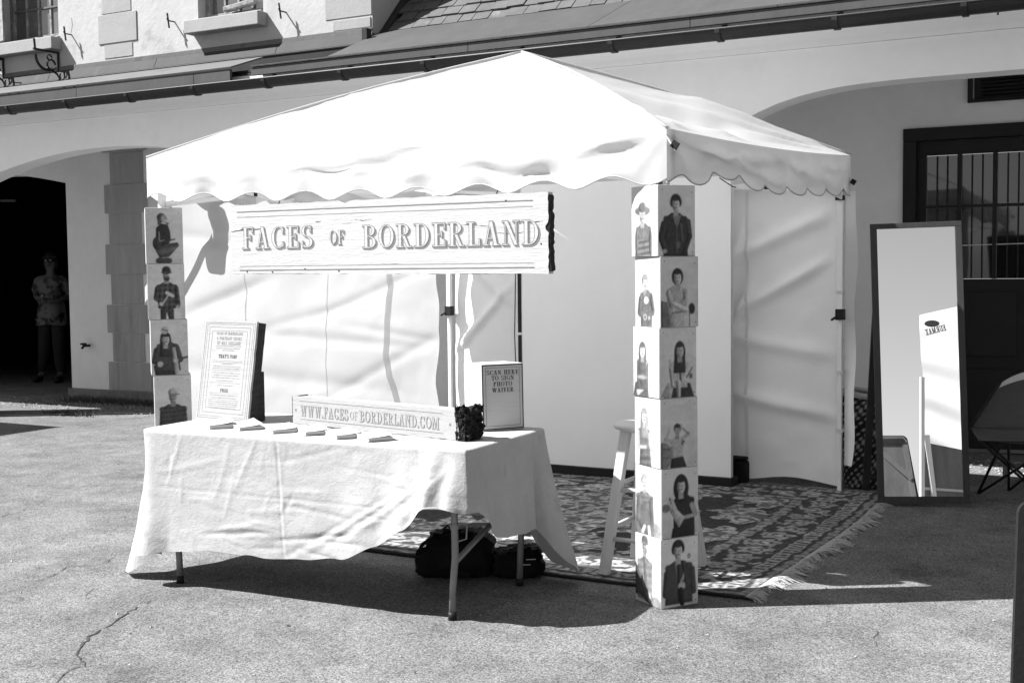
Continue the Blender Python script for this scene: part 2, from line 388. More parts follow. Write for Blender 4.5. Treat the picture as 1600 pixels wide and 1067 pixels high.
def text(s, o, u, v, h, n, off, e=0., track=.12, width=None, thick=0, dx=0., dy=0., **kw):
    """flat letters on the plane (o; u,v), cap height h, baseline starting at o, lifted off by 'off' along n; width squeezes the line"""
    o, u, v, n = map(Vector, (o, u, v, n)); W = text_width(s, track); sx = (width/(W*h)) if width else 1.
    V = []; F = []; x = 0.; k = 0
    for c in s:
        polys, w = glyph(c, e, **kw); k = 0
        for p in polys:
            i = len(V)
            lift = off + k*1.2e-5; k += 1
            for (a, b) in p: V.append(o + u*((x+a)*h*sx+dx) + v*(b*h+dy) + n*lift)
            F.append(tuple(range(i, i+len(p))))
        x += w+track
    return V, F
def centered(s, oc, u, v, h, n, off, width, **kw):
    return text(s, Vector(oc)-Vector(u)*width/2, u, v, h, n, off, width=width, **kw)
def rule(o, u, v, x0, x1, y, t, n, off):
    o, u, v, n = map(Vector, (o, u, v, n))
    return [o+u*a+v*b+n*off for a, b in ((x0, y-t/2), (x1, y-t/2), (x1, y+t/2), (x0, y+t/2))], [(0, 1, 2, 3)]
def frame_rule(o, u, v, x0, x1, y0, y1, t, n, off):
    return join(rule(o, u, v, x0, x1, y0, t, n, off), rule(o, u, v, x0, x1, y1, t, n, off),
                rule(o, u, v, x0-t/2, x0+t/2, (y0+y1)/2, y1-y0+t, n, off+2e-5), rule(o, u, v, x1-t/2, x1+t/2, (y0+y1)/2, y1-y0+t, n, off+2e-5))
# ------------------------------------------------------------------ printed portraits as tones on a fine grid
PW, PH = 78, 121
_px, _py = np.meshgrid((np.arange(PW)+.5)/PW, (np.arange(PH)+.5)/PH)
def _rot(x, y, cx, cy, a):
    c, s = math.cos(R(a)), math.sin(R(a)); dx = (x-cx); dy = (y-cy)*1.55
    return dx*c+dy*s, (-dx*s+dy*c)
def _bl(a, n=3, k=2):
    for _ in range(k):
        p = np.pad(a, n, mode='edge'); a = np.mean([p[n:-n, i:i+a.shape[1]] for i in range(2*n+1)], 0)
        p = np.pad(a, n, mode='edge'); a = np.mean([p[i:i+a.shape[0], n:-n] for i in range(2*n+1)], 0)
    return a
def paint(ops, bgv=.55, seed=1, fig_noise=.22):
    n1 = vnoise(seed, 5); n2 = vnoise(seed+50, 1); n3 = vnoise(seed+90, 30)
    n4 = vnoise(seed+33, 9); g = bgv*(1.06-.22*_py*n1(_px, 0*_py)+.16*(n2(_px*2, _py*16+3*n1(_px, _py))-.5)+.10*(n1(_px, _py*4)-.5)+.10*(n3(_px, _py)-.5))
    tex = 1+fig_noise*2*(n3(_px*1.2, _py*1.4)-.5)
    for op in ops:
        k = op[0]
        if k == 'e':
            _, cx, cy, rx, ry, v = op[:6]; a = op[6] if len(op) > 6 else 0
            dx, dy = _rot(_px, _py, cx, cy, a); d = np.sqrt((dx/rx)**2+(dy/(ry*1.55))**2); m = np.clip((1-d)*min(rx, ry)*55+.5, 0, 1)
        elif k == 'q':
            _, pts, v = op[:3]; m = np.zeros_like(_px)
            for ox in (-.25, .25):
                for oy in (-.25, .25):
                    X = _px+ox/PW; Y = _py+oy/PH; ins = np.zeros_like(_px, bool); j = len(pts)-1
                    for i in range(len(pts)):
                        xi, yi = pts[i]; xj, yj = pts[j]
                        if yi != yj:
                            ins ^= ((yi > Y) != (yj > Y)) & (X < (xj-xi)*(Y-yi)/(yj-yi)+xi)
                        j = i
                    m += ins*.25
        elif k == 'l':
            _, x0, y0, x1, y1, w, v = op[:7]
            ax, ay = (x1-x0), (y1-y0)*1.55; t = np.clip(((_px-x0)*ax+(_py-y0)*1.55*ay)/(ax*ax+ay*ay+1e-9), 0, 1)
            d = np.hypot(_px-x0-t*ax, (_py-y0)*1.55-t*ay); m = np.clip((w/2-d)*50+.5, 0, 1)
        elif k == 'plaid':
            _, x0, y0, x1, y1, amp = op; sel = (g < bgv*.55) & (_px > x0) & (_px < x1) & (_py > y0) & (_py < y1)
            pt = 1+amp*(np.sign(np.sin(_px*44+_py*6))*.5+np.sign(np.sin(_py*62))*.5); g = np.where(sel, g*pt, g); continue
        elif k == 'stripe':
            _, x0, y0, x1, y1, amp, fr = op; sel = (g < bgv*.75) & (_px > x0) & (_px < x1) & (_py > y0) & (_py < y1)
            g = np.where(sel, g*(1+amp*np.sin(_py*fr+3*_px+2*_px*_px)), g); continue
        elif k == 'dots':
            _, x0, y0, x1, y1, lo, hi, thr = op; sel = (_px > x0) & (_px < x1) & (_py > y0) & (_py < y1)
            nn = vnoise(seed+7, 16)(_px, _py*1.5); cur = op; g = np.where(sel & mask_last & (nn > thr), hi, g); continue
        mb = _bl(m, 2 if min(m.sum(), 400) < 400 else 4); hx = mb-np.roll(mb, 3, 1); hy = mb-np.roll(mb, 3, 0)
        vv = v*tex*(.76+.36*mb)*(1-(1.3*hx-.4*hy)*(m.sum() > 260))*(.86+.30*n4(_px*1.3+v*9, _py*1.5))
        g = g*(1-m)+np.clip(vv, .3*v, 1.8*v)*m; mask_last = m > .5
    g = .35*g+.65*_bl(g, 1, 1)
    return np.clip(g, .01, .9)
def head(cx, cy, s, skin=.36, hair=.06, style='short', beard=0):
    """s = half width of the face as a fraction of the print width"""
    h = s*1.35/1.55; o = []
    if style == 'long': o += [('e', cx, cy+h*.3, s*1.35, h*1.7, hair), ('q', [(cx-s*1.3, cy), (cx-s*1.5, cy+h*3.2), (cx+s*1.4, cy+h*3.2), (cx+s*1.3, cy)], hair)]
    elif style == 'short': o += [('e', cx, cy-h*.35, s*1.15, h*1.0, hair)]
    elif style == 'curly': o += [('e', cx, cy-h*.5, s*1.3, h*1.0, hair), ('e', cx-s*.9, cy-h*.2, s*.5, h*.6, hair), ('e', cx+s*.9, cy-h*.3, s*.5, h*.6, hair)]
    elif style == 'bob': o += [('e', cx, cy-h*.15, s*1.35, h*1.25, hair)]
    elif style == 'hood': o += [('e', cx, cy+h*.3, s*1.7, h*1.9, hair)]
    o += [('q', [(cx-s*.5, cy+h*.3), (cx-s*.6, cy+h*1.7), (cx+s*.6, cy+h*1.7), (cx+s*.5, cy+h*.3)], skin*.7)]
    o += [('e', cx, cy+h*.08, s*.86, h*.95, skin)]
    if style in ('short', 'curly', 'bob', 'long', 'hood'): o += [('e', cx, cy-h*.82, s*.9, h*.38, hair)]
    if style == 'beanie': o += [('e', cx, cy-h*.75, s*1.05, h*.75, hair), ('l', cx-s, cy-h*.35, cx+s, cy-h*.35, s*.45, hair*1.6)]
    if style == 'hat': o += [('e', cx, cy-h*.55, s*2.3, h*.62, hair), ('e', cx, cy-h*.2, s*.86, h*.6, skin), ('e', cx, cy-h*1.0, s*1.1, h*.7, hair*.9)]
    if style == 'cap': o += [('e', cx, cy-h*.7, s*1.0, h*.65, hair), ('l', cx-s*.9, cy-h*.35, cx+s*1.3, cy-h*.3, s*.3, hair*.6)]
    o += [('l', cx-s*.5, cy-h*.06, cx-s*.2, cy-h*.06, s*.15, skin*.38), ('l', cx+s*.22, cy-h*.06, cx+s*.46, cy-h*.06, s*.15, skin*.38)]
    o += [('l', cx, cy, cx+s*.05, cy+h*.28, s*.14, skin*.6), ('l', cx-s*.3, cy+h*.5, cx+s*.3, cy+h*.5, s*.2, skin*.35)]
    if beard: o += [('e', cx, cy+h*.75, s*.72, h*.5, beard), ('l', cx-s*.2, cy+h*.5, cx+s*.2, cy+h*.5, s*.12, skin*.8)]
    return o
def torso(cx, ys, wS, yb, wB, v):
    return [('q', [(cx-wS*.35, ys-.03), (cx-wS, ys+.05), (cx-wB, yb), (cx+wB, yb), (cx+wS, ys+.05), (cx+wS*.35, ys-.03)], v),
            ('e', cx-wS*.8, ys+.06, wS*.25, .05, v), ('e', cx+wS*.8, ys+.06, wS*.25, .05, v)]
D = .035
PRINTS = {
 # lit faces of the right-hand column, top to bottom
 'L1': (torso(.46, .56, .27, 1.02, .32, .13)+[('stripe', 0, .76, 1, 1, .45, 75), ('e', .20, .80, .06, .2, .13), ('e', .72, .80, .06, .2, .13), ('l', .44, .55, .47, .74, .02, .3)]+head(.42, .41, .125, .42, .15, 'hat'), .60),
 'L2': (torso(.45, .50, .24, 1.02, .22, .11)+[('l', .22, .6, .17, .8, .14, .11), ('l', .66, .6, .72, .76, .13, .11), ('l', .2, .82, .6, .78, .13, .13), ('l', .70, .8, .5, .82, .12, .12), ('l', .34, .5, .46, .64, .025, .4), ('e', .45, .62, .09, .05, .6), ('e', .40, .86, .07, .045, .4), ('e', .40, .86, .04, .025, .12), ('e', .56, .87, .035, .03, .4)]+head(.40, .37, .11, .40, .25, 'short'), .60),
 'L3': ([('q', [(.0, 1.0), (.08, .8), (.55, .75), (.60, 1.0)], .09), ('q', [(.12, .92), (.35, .85), (.42, .9), (.18, 1)], .45)]+torso(.36, .46, .22, .9, .22, .12)+[('dots', .12, .45, .68, .85, .1, .38, .62), ('e', .34, .64, .12, .22, .10), ('e', .35, .72, .2, .03, .3)]+head(.36, .34, .11, .46, .11, 'long'), .62),
 'L4': ([('q', [(.22, .68), (.18, 1.0), (.66, 1.0), (.58, .68)], .10), ('stripe', .1, .8, .7, 1, .3, 60)]+torso(.36, .45, .22, .75, .19, .13)+[('l', .14, .52, .16, .74, .10, .42), ('l', .16, .74, .45, .72, .08, .42), ('l', .56, .52, .60, .70, .08, .42), ('l', .45, .72, .82, .78, .02, .25), ('l', .60, .55, .85, .66, .015, .35)]+head(.38, .29, .11, .46, .26, 'long'), .62),
 'L5': ([('e', .75, .92, .22, .12, .28)]+torso(.36, .40, .32, 1.0, .36, .14)+[('stripe', 0, .4, .75, .8, .22, 90), ('e', .40, .76, .30, .22, .12), ('l', .16, .5, .10, .78, .16, .13), ('l', .60, .5, .64, .78, .15, .13), ('l', .28, .96, .36, .88, .1, .6), ('l', .55, .98, .52, .88, .1, .6)]+head(.36, .24, .11, .44, .36, 'short'), .62),
 'L6': ([('q', [(.0, .45), (.0, .9), (.62, 1.0), (.55, .88), (.3, .55)], .05)]+torso(.38, .36, .28, .95, .28, .20)+[('stripe', 0, .3, 1, .9, .16, 60), ('q', [(.0, .42), (.0, .85), (.55, .98), (.1, .50)], .06), ('q', [(.30, .3), (.44, .3), (.5, .9), (.38, .9)], .16), ('l', .54, .85, .62, 1, .1, .5), ('e', .8, .98, .25, .12, .25)]+head(.38, .15, .115, .42, .12, 'beanie', .2), .62),
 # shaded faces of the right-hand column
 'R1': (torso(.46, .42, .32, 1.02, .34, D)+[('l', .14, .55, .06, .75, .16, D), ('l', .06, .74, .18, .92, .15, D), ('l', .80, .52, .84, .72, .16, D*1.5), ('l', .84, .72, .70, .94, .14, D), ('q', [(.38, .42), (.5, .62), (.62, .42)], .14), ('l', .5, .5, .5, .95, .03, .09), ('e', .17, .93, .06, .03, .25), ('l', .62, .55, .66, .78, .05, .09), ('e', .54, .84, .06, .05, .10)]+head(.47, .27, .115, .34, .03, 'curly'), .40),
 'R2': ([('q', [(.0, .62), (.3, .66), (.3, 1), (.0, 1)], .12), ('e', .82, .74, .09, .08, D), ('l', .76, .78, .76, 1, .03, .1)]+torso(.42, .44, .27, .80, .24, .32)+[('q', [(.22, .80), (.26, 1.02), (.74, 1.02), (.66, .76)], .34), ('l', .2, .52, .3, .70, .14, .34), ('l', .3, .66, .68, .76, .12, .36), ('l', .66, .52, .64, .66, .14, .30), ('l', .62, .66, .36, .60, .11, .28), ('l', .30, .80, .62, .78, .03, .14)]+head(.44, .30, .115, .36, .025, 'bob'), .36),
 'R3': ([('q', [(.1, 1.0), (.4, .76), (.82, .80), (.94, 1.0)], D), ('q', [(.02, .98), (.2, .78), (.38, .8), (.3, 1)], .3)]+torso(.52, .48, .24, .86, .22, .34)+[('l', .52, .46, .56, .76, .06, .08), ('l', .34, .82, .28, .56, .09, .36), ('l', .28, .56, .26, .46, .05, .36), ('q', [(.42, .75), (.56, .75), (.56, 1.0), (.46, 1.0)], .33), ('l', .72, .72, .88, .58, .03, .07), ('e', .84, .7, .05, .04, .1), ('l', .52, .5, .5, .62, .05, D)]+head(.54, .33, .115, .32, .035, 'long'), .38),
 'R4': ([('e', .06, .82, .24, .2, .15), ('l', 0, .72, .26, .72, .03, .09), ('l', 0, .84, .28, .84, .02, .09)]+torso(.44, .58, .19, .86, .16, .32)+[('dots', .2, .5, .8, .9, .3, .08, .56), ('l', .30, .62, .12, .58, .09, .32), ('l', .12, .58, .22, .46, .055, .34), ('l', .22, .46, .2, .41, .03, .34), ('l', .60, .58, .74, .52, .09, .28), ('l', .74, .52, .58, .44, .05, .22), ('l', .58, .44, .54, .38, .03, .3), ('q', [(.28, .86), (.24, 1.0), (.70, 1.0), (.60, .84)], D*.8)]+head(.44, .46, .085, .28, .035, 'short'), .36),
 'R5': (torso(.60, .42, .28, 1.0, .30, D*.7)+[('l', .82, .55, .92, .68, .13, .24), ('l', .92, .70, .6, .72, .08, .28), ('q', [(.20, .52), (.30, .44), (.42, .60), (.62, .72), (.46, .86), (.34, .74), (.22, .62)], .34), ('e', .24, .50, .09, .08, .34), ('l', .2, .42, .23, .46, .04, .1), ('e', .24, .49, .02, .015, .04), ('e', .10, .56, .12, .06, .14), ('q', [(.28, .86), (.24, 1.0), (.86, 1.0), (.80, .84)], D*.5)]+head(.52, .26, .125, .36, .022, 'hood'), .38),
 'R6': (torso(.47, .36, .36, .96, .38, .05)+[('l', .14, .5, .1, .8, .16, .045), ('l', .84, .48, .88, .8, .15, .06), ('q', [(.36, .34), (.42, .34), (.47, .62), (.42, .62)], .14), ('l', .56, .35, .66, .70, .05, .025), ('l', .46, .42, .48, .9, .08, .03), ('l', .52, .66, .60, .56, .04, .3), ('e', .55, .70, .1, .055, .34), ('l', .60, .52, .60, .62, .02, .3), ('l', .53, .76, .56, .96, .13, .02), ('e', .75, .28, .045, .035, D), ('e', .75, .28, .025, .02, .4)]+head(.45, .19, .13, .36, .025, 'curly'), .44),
 # left-hand column
 'C1': ([('e', .38, .95, .13, .06, .05), ('e', .56, .95, .14, .06, .05), ('q', [(.24, .66), (.86, .62), (.90, .68), (.62, .88), (.36, .9), (.26, .78)], .075), ('stripe', .2, .62, .95, .92, .35, 40), ('q', [(.26, .70), (.28, .36), (.42, .28), (.60, .30), (.66, .42), (.68, .58), (.62, .64), (.40, .70)], .03), ('e', .30, .64, .12, .12, .04), ('l', .56, .60, .78, .565, .04, .05), ('l', .36, .43, .37, .58, .02, .3), ('l', .38, .6, .5, .58, .02, .3)]+[('e', .43, .18, .12, .085, .06), ('q', [(.33, .18), (.33, .31), (.43, .31), (.43, .18)], .06), ('e', .50, .20, .08, .07, .28), ('l', .54, .19, .58, .21, .03, .2), ('l', .56, .27, .62, .29, .04, .07)], .36),
 'C2': ([('q', [(.33, .74), (.33, 1.02), (.48, 1.02), (.50, .86), (.56, 1.02), (.70, 1.02), (.70, .74)], .045)]+torso(.52, .36, .28, .80, .24, .06)+[('l', .26, .44, .22, .62, .13, .05), ('l', .22, .62, .38, .72, .1, .05), ('l', .78, .44, .82, .74, .12, .05), ('plaid', .15, .34, .9, .82, .45), ('l', .38, .74, .58, .54, .04, .4), ('l', .52, .52, .68, .58, .09, .42), ('e', .36, .72, .06, .035, .34), ('e', .82, .77, .04, .035, .3)]+head(.52, .19, .115, .34, .035, 'beanie', .05), .40),
 'C3': ([('q', [(.05, .82), (.3, .8), (.75, .88), (.66, 1.0), (.1, 1.0)], .03)]+torso(.44, .42, .28, .92, .36, .055)+[('l', .16, .55, .10, .75, .18, .05), ('l', .68, .5, .78, .72, .18, .06), ('q', [(.58, .5), (.66, .5), (.76, .98), (.64, .98)], .36), ('e', .30, .78, .20, .06, .05, 10), ('l', .3, .79, .98, .68, .06, .06), ('e', .24, .80, .08, .05, .35), ('e', .66, .74, .07, .04, .35), ('q', [(.36, .44), (.44, .62), (.52, .44)], .22)]+head(.40, .35, .115, .36, .04, 'long')+[('e', .38, .19, .10, .07, .34), ('l', .32, .17, .45, .2, .03, .06), ('l', .29, .285, .50, .285, .07, .03)], .40),
 'C4': (torso(.50, .55, .36, 1.05, .40, .045)+[('stripe', 0, .5, 1, 1, .2, 80)]+head(.50, .38, .125, .22, .28, 'cap'), .38),
}
def print_mesh(key, o, u, v, n, flip=False):
    """grid of tones filling the rectangle (o; u,v)"""
    spec, b = PRINTS[key]; b *= .90 if key[0] == 'L' else 1.32; t = (.70 if key[0] == 'L' else 1.)*paint(spec, b, seed=sum(map(ord, key))*3+ord(key[1]))  # sunlit prints darkened, shaded ones brightened, to offset the light on them
    o, u, v, n = map(Vector, (o, u, v, n)); V = []
    for j in range(PH):
        for i in range(PW): V.append(o + u*(i/(PW-1)) + v*(1-j/(PH-1)) + n*.0012)
    F = [((j+1)*PW+i, (j+1)*PW+i+1, j*PW+i+1, j*PW+i) for j in range(PH-1) for i in range(PW-1)]
    return (V, F), t
# ================================================================== ground
g = obj('ground', grid(60, 60, lambda a, b: (-45+90*a, -40+90*b, 0)), 'asphalt'); tag(g, kind='structure')
def crack(pts, w0, seed):
    r = random.Random(seed); P = []
    for i in range(len(pts)-1):
        a, b = pts[i], pts[i+1]; n = max(2, int((b-a).length/.035))
        for k in range(n):
            t = k/n; P.append(a.lerp(b, t)+Vector((r.gauss(0, .007), r.gauss(0, .007), 0)))
    V = []; F = []
    for i, p in enumerate(P):
        d = (P[min(i+1, len(P)-1)]-P[max(i-1, 0)]); d = Vector((-d.y, d.x, 0)).normalized(); w = w0*r.uniform(.25, 1.2)*(.3+.7*math.sin(math.pi*min(1, (i+2)/len(P))))
        V += [(p-d*w).to_tuple()[:2]+(.003,), (p+d*w).to_tuple()[:2]+(.003,)]
    for i in range(len(P)-1):
        if r.random() < .90: F.append((2*i, 2*i+1, 2*i+3, 2*i+2))
    return V, F
M['crackdark'] = mat('crack_dirt', .045, .95, var=.5, scale=20)
cr = [([(88, 1067), (108, 1048), (132, 1040), (120, 1018), (140, 995), (178, 972), (200, 955), (228, 945), (246, 930)], .0055),
      ([(60, 905), (85, 900), (105, 886), (140, 884), (165, 880), (186, 862)], .0030), ([(130, 930), (150, 918), (172, 926)], .002),
      ([(0, 808), (30, 800), (52, 790)], .004), ([(54, 790), (82, 775), (120, 768), (150, 760), (165, 752)], .0026),
      ([(1375, 985), (1362, 998), (1375, 1015), (1368, 1022)], .002), ([(1395, 985), (1420, 982)], .0015),
      ([(330, 885), (348, 880), (360, 886)], .003), ([(1430, 885), (1438, 872), (1445, 868)], .0022), ([(1350, 884), (1400, 878)], .0015),
      ([(1440, 1018), (1475, 1020)], .002), ([(20, 1020), (50, 1005), (68, 1003)], .002), ([(270, 1040), (300, 1030)], .002)]
for i, (pp, w) in enumerate(cr): obj('crack', crack([G(*q) for q in pp], w, i), 'crackdark', g)
# loose grit and pebbles: nobody could count them
def scatter(n, fn, smin, smax, seed):
    r = random.Random(seed); V = []; F = []
    base = [(1, 0, 0), (-.5, .8, 0), (-.6, -.7, 0), (0, 0, .7), (.2, .2, -.4)]; bf = [(0, 1, 3), (1, 2, 3), (2, 0, 3), (1, 0, 4), (2, 1, 4), (0, 2, 4)]
    for _ in range(n):
        x, y = fn(r); s = r.uniform(smin, smax)*r.choice((.5, .7, 1)); a = r.uniform(0, 6.28); k = len(V)
        for (bx, by, bz) in base:
            q = (bx*math.cos(a)-by*math.sin(a), bx*math.sin(a)+by*math.cos(a)); V.append((x+q[0]*s*r.uniform(.7, 1.2), y+q[1]*s*r.uniform(.6, 1), .002+max(0, bz+.2)*s*.8))
        F += [tuple(i+k for i in f) for f in bf]
    return V, F
tag(obj('pebbles', scatter(700, lambda r: (r.uniform(-9, 0), r.uniform(3.0, 10)), .004, .012, 3), 'stone'), kind='stuff', label='fine loose grit scattered over the asphalt')
tag(obj('gravel', scatter(2600, lambda r: (r.uniform(-13, -1.0), 9.2+abs(r.gauss(0, .45))), .008, .022, 4), 'stone'), kind='stuff', label='loose gravel strip lying at the foot of the arcade')
tag(obj('dark_grit', scatter(520, lambda r: (r.uniform(-9, 0), r.uniform(2.9, 9)), .004, .011, 5), 'weeds'), kind='stuff', label='dark specks of grit on the asphalt')
def tuft(n, fn, h, seed):
    r = random.Random(seed); V = []; F = []
    for _ in range(n):
        x, y = fn(r); a = r.uniform(0, 6.28); l = h*r.uniform(.4, 1.1); w = .006; k = len(V); dx, dy = math.cos(a), math.sin(a); b = r.uniform(.2, 1.0)*l
        V += [(x-dy*w, y+dx*w, 0), (x+dy*w, y-dx*w, 0), (x+dx*b, y+dy*b, l)]; F.append((k, k+1, k+2))
    return V, F
def wallfoot(r): return (r.uniform(-11.6, -7.5), 10.12-abs(r.gauss(0, .13)))
tag(obj('weeds', tuft(2600, wallfoot, .07, 8), 'weeds'), kind='stuff', label='dark weeds and moss along the plinth of the arcade wall')
w0 = G(108, 648)
tag(obj('leaf_litter', tuft(500, lambda r: (w0.x+r.gauss(0, .16), w0.y+r.gauss(0, .06)), .05, 9), 'weeds'), kind='stuff', label='clump of dry weeds on the ground by the left arch')
# shallow dark drain seam in front of the arcade (raised bar of asphalt edge)
a, b = G(-40, 652), G(232, 647)
tag(obj('drain_channel', join(bar(a+Vector((0, .05, .0)), b+Vector((0, .02, 0)), .07, .03)), 'crackdark'), kind='structure')
# ================================================================== arcade building
B = thing('arcade_building', (-6, 8.45, 0), 'long plastered building with arched arcade, slate roof and stone dormer wall behind the white tent', 'building')
YF, TH, YB = 8.45, .24, 10.2
ZC = 2.955                                     # underside of the cornice
arches = [(-9.15, 1.95, lambda d: 2.668-.075*d*d), (-5.2, 1.70, lambda d: 2.69-.030*d**4), (-1.32, 2.02, lambda d: 2.70-.0345*d**4), (2.9, 1.9, lambda d: 2.70-.03*d**4), (-13.6, 1.8, lambda d: 2.69-.03*d**4)]
def front_wall():
    V = []; F = []
    xs = []
    A = sorted(arches); x0 = -17.; segs = []
    for cx, hs, fz in A: segs.append(('p', x0, cx-hs)); segs.append(('a', cx-hs, cx+hs, cx, fz)); x0 = cx+hs
    segs.append(('p', x0, 6.))
    parts = []
    for s in segs:
        if s[0] == 'p': parts.append(box(s[1], s[2], YF, YF+TH, 0, ZC))
        else:
            n = 28; V = []; F = []
            for i in range(n+1):
                x = s[1]+(s[2]-s[1])*i/n; z = s[4](abs(x-s[3]))
                V += [(x, YF, z), (x, YF, ZC), (x, YF+TH, z), (x, YF+TH, ZC)]
            for i in range(n):
                k = 4*i; F += [(k, k+4, k+5, k+1), (k+2, k+3, k+7, k+6), (k, k+2, k+6, k+4), (k+1, k+5, k+7, k+3)]
            parts.append((V, F))
    return join(*parts)
obj('arcade_wall', front_wall(), 'plaster', B)
# cornice: stepped mouldings under the eaves (bands of decreasing projection)
def mold(x0, x1, prof):
    """profile of (y,z) extruded along X"""
    n = len(prof); V = [(x0, y, z) for y, z in prof]+[(x1, y, z) for y, z in prof]
    return V, [tuple(range(n))[::-1], tuple(range(n, 2*n))]+[(i, (i+1) % n, n+(i+1) % n, n+i) for i in range(n)]
obj('cornice', mold(-17, 6, [(YF+TH, 2.957), (YF-.03, 2.957), (YF-.035, 3.0), (YF-.05, 3.03), (YF-.06, 3.045), (YF-.10, 3.06), (YF-.17, 3.095), (YF-.24, 3.115), (YF-.24, 3.14), (YF+TH, 3.14)]), 'cornice', B)
# recessed wall with the two door openings
DL, DLt = -11.71, 2.55        # right jamb and head of the left doorway
DR0, DR1, DRt = -2.14, -.2, 2.55
def segarch(x0, x1, z0, z1):   # head of the left doorway, slightly arched
    V = []; F = []; n = 12
    for i in range(n+1):
        t = i/n; x = x0+(x1-x0)*t; z = z0+(z1-z0)*math.sin(math.pi*t); V += [(x, YB, z), (x, YB, 3.2), (x, YB+.35, z), (x, YB+.35, 3.2)]
    for i in range(n):
        k = 4*i; F += [(k, k+4, k+5, k+1), (k+2, k+3, k+7, k+6), (k, k+2, k+6, k+4), (k+1, k+5, k+7, k+3)]
    return V, F
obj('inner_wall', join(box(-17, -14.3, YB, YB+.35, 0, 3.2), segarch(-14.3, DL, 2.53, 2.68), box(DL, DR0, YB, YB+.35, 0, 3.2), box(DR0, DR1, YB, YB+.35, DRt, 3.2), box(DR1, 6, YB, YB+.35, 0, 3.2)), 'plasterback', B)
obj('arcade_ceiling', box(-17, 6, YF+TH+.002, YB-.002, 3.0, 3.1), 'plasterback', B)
obj('plinth', join(box(DL-.02, DR0-.25, YB-.05, YB-.002, 0, .125)), 'plinth', B, bev=.01)
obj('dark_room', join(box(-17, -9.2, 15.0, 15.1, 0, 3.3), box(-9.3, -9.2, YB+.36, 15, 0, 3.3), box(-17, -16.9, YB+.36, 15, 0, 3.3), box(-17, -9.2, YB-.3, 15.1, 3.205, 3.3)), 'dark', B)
obj('door_lamp_rail', bar(YP(2, 314, 11.2), YP(24, 314, 11.2), .03), 'zinclight', B)
# quoin pillar stones: alternating long and short blocks
zz = [.128, .455, .785, 1.11, 1.455, 1.80, 2.15, 2.48, 2.84]
for i in range(8):
    wide = i % 2 == 0; x0, x1 = (-11.07, -10.40) if wide else (-11.01, -10.50)
    if i == 7: x0, x1 = -10.97, -10.45
    obj('quoin_stone', box(x0+RNG.uniform(-.01, .01), x1, YB-.014-(.006 if wide else 0), YB-.001, zz[i]+.004, zz[i+1]-.004), 'quoin', B, bev=.006)
obj('quoin_stone', box(-11.08, -10.38, YB-.03, YB-.001, 2.845, 3.0), 'quoin', B, bev=.006)
# big dark glazed door behind the mirror
dr = obj('door', join(box(DR0, DR1, YB-.03, YB+.10, DRt-.10, DRt-.001), box(DR0+.001, DR0+.10, YB-.03, YB+.10, 0, DRt-.102), box(DR0+.102, DR1, YB+.03, YB+.08, 0, 1.36),
    box(DR0+.102, DR1, YB+.03, YB+.08, DRt-.215, DRt-.102), box(DR0+.102, DR0+.172, YB+.03, YB+.08, 1.362, DRt-.217)), 'doorwood', B, bev=.004)
xd0, zb, zt = DR0+.174, 1.362, DRt-.217
zm = 1.93
for i in range(7):
    xa = xd0+i*.262; obj('glazing_bar', box(xa+.232, xa+.262, YB+.02, YB+.08, zb, zt), 'doorwood', dr)
    for (z0, z1) in ((zb+.002, zm-.012), (zm+.012, zt-.002)):
        obj('door_pane', box(xa+.002, xa+.230, YB+.05, YB+.056, z0, z1), 'doorglass', dr)
        for q in (1, 2): obj('glazing_bead', box(xa+.232*q/3-.005, xa+.232*q/3+.005, YB+.036, YB+.048, z0+.002, z1-.002), 'iron', dr)
obj('transom_bar', box(xd0, DR1, YB+.025, YB+.078, zm-.011, zm+.011), 'doorwood', dr)
for i in range(2):
    for (z0, z1) in ((.20, .66), (.76, 1.26)):
        obj('door_panel', box(xd0+.05+i*.72, xd0+.68+i*.72, YB+.012, YB+.029, z0, z1), 'doorwood', dr, bev=.008)
obj('cable', tube([(DR0+.26, YB+.03, 1.62), (-1.3, YB+.028, 1.63), (-.6, YB+.03, 1.635)], .004, 6), 'chairtrim', dr)
# vent grille
vg = obj('vent_grille', join(box(-1.655, -1.62, YB-.035, YB-.001, 2.745, 2.925), box(-1.655, -.7, YB-.035, YB-.001, 2.925, 2.95), box(-1.655, -.7, YB-.035, YB-.001, 2.72, 2.745), box(-1.61, -.7, YB-.008, YB-.001, 2.746, 2.924)), 'doorwood', B)
for i in range(6): obj('louvre', obox((-1.56, YB-.03, 2.755+i*.028), (.8, 0, 0), (0, .018, .014), (0, 0, .005)), 'doorwood', vg)
# water tap on the inner wall
tp = YP(137, 540, YB-.03); obj('wall_tap', join(tube([tp+Vector((0, .03, 0)), tp+Vector((0, -.06, 0)), tp+Vector((0, -.085, -.03))], .014, 8), lathe([(0, 0), (.035, 0), (.035, .012), (0, .012)], tp+Vector((-.02, -.04, .02)), 12), tube([tp+Vector((-.08, -.03, .02)), tp+Vector((.06, -.03, .0))], .011, 8)), 'iron', B)
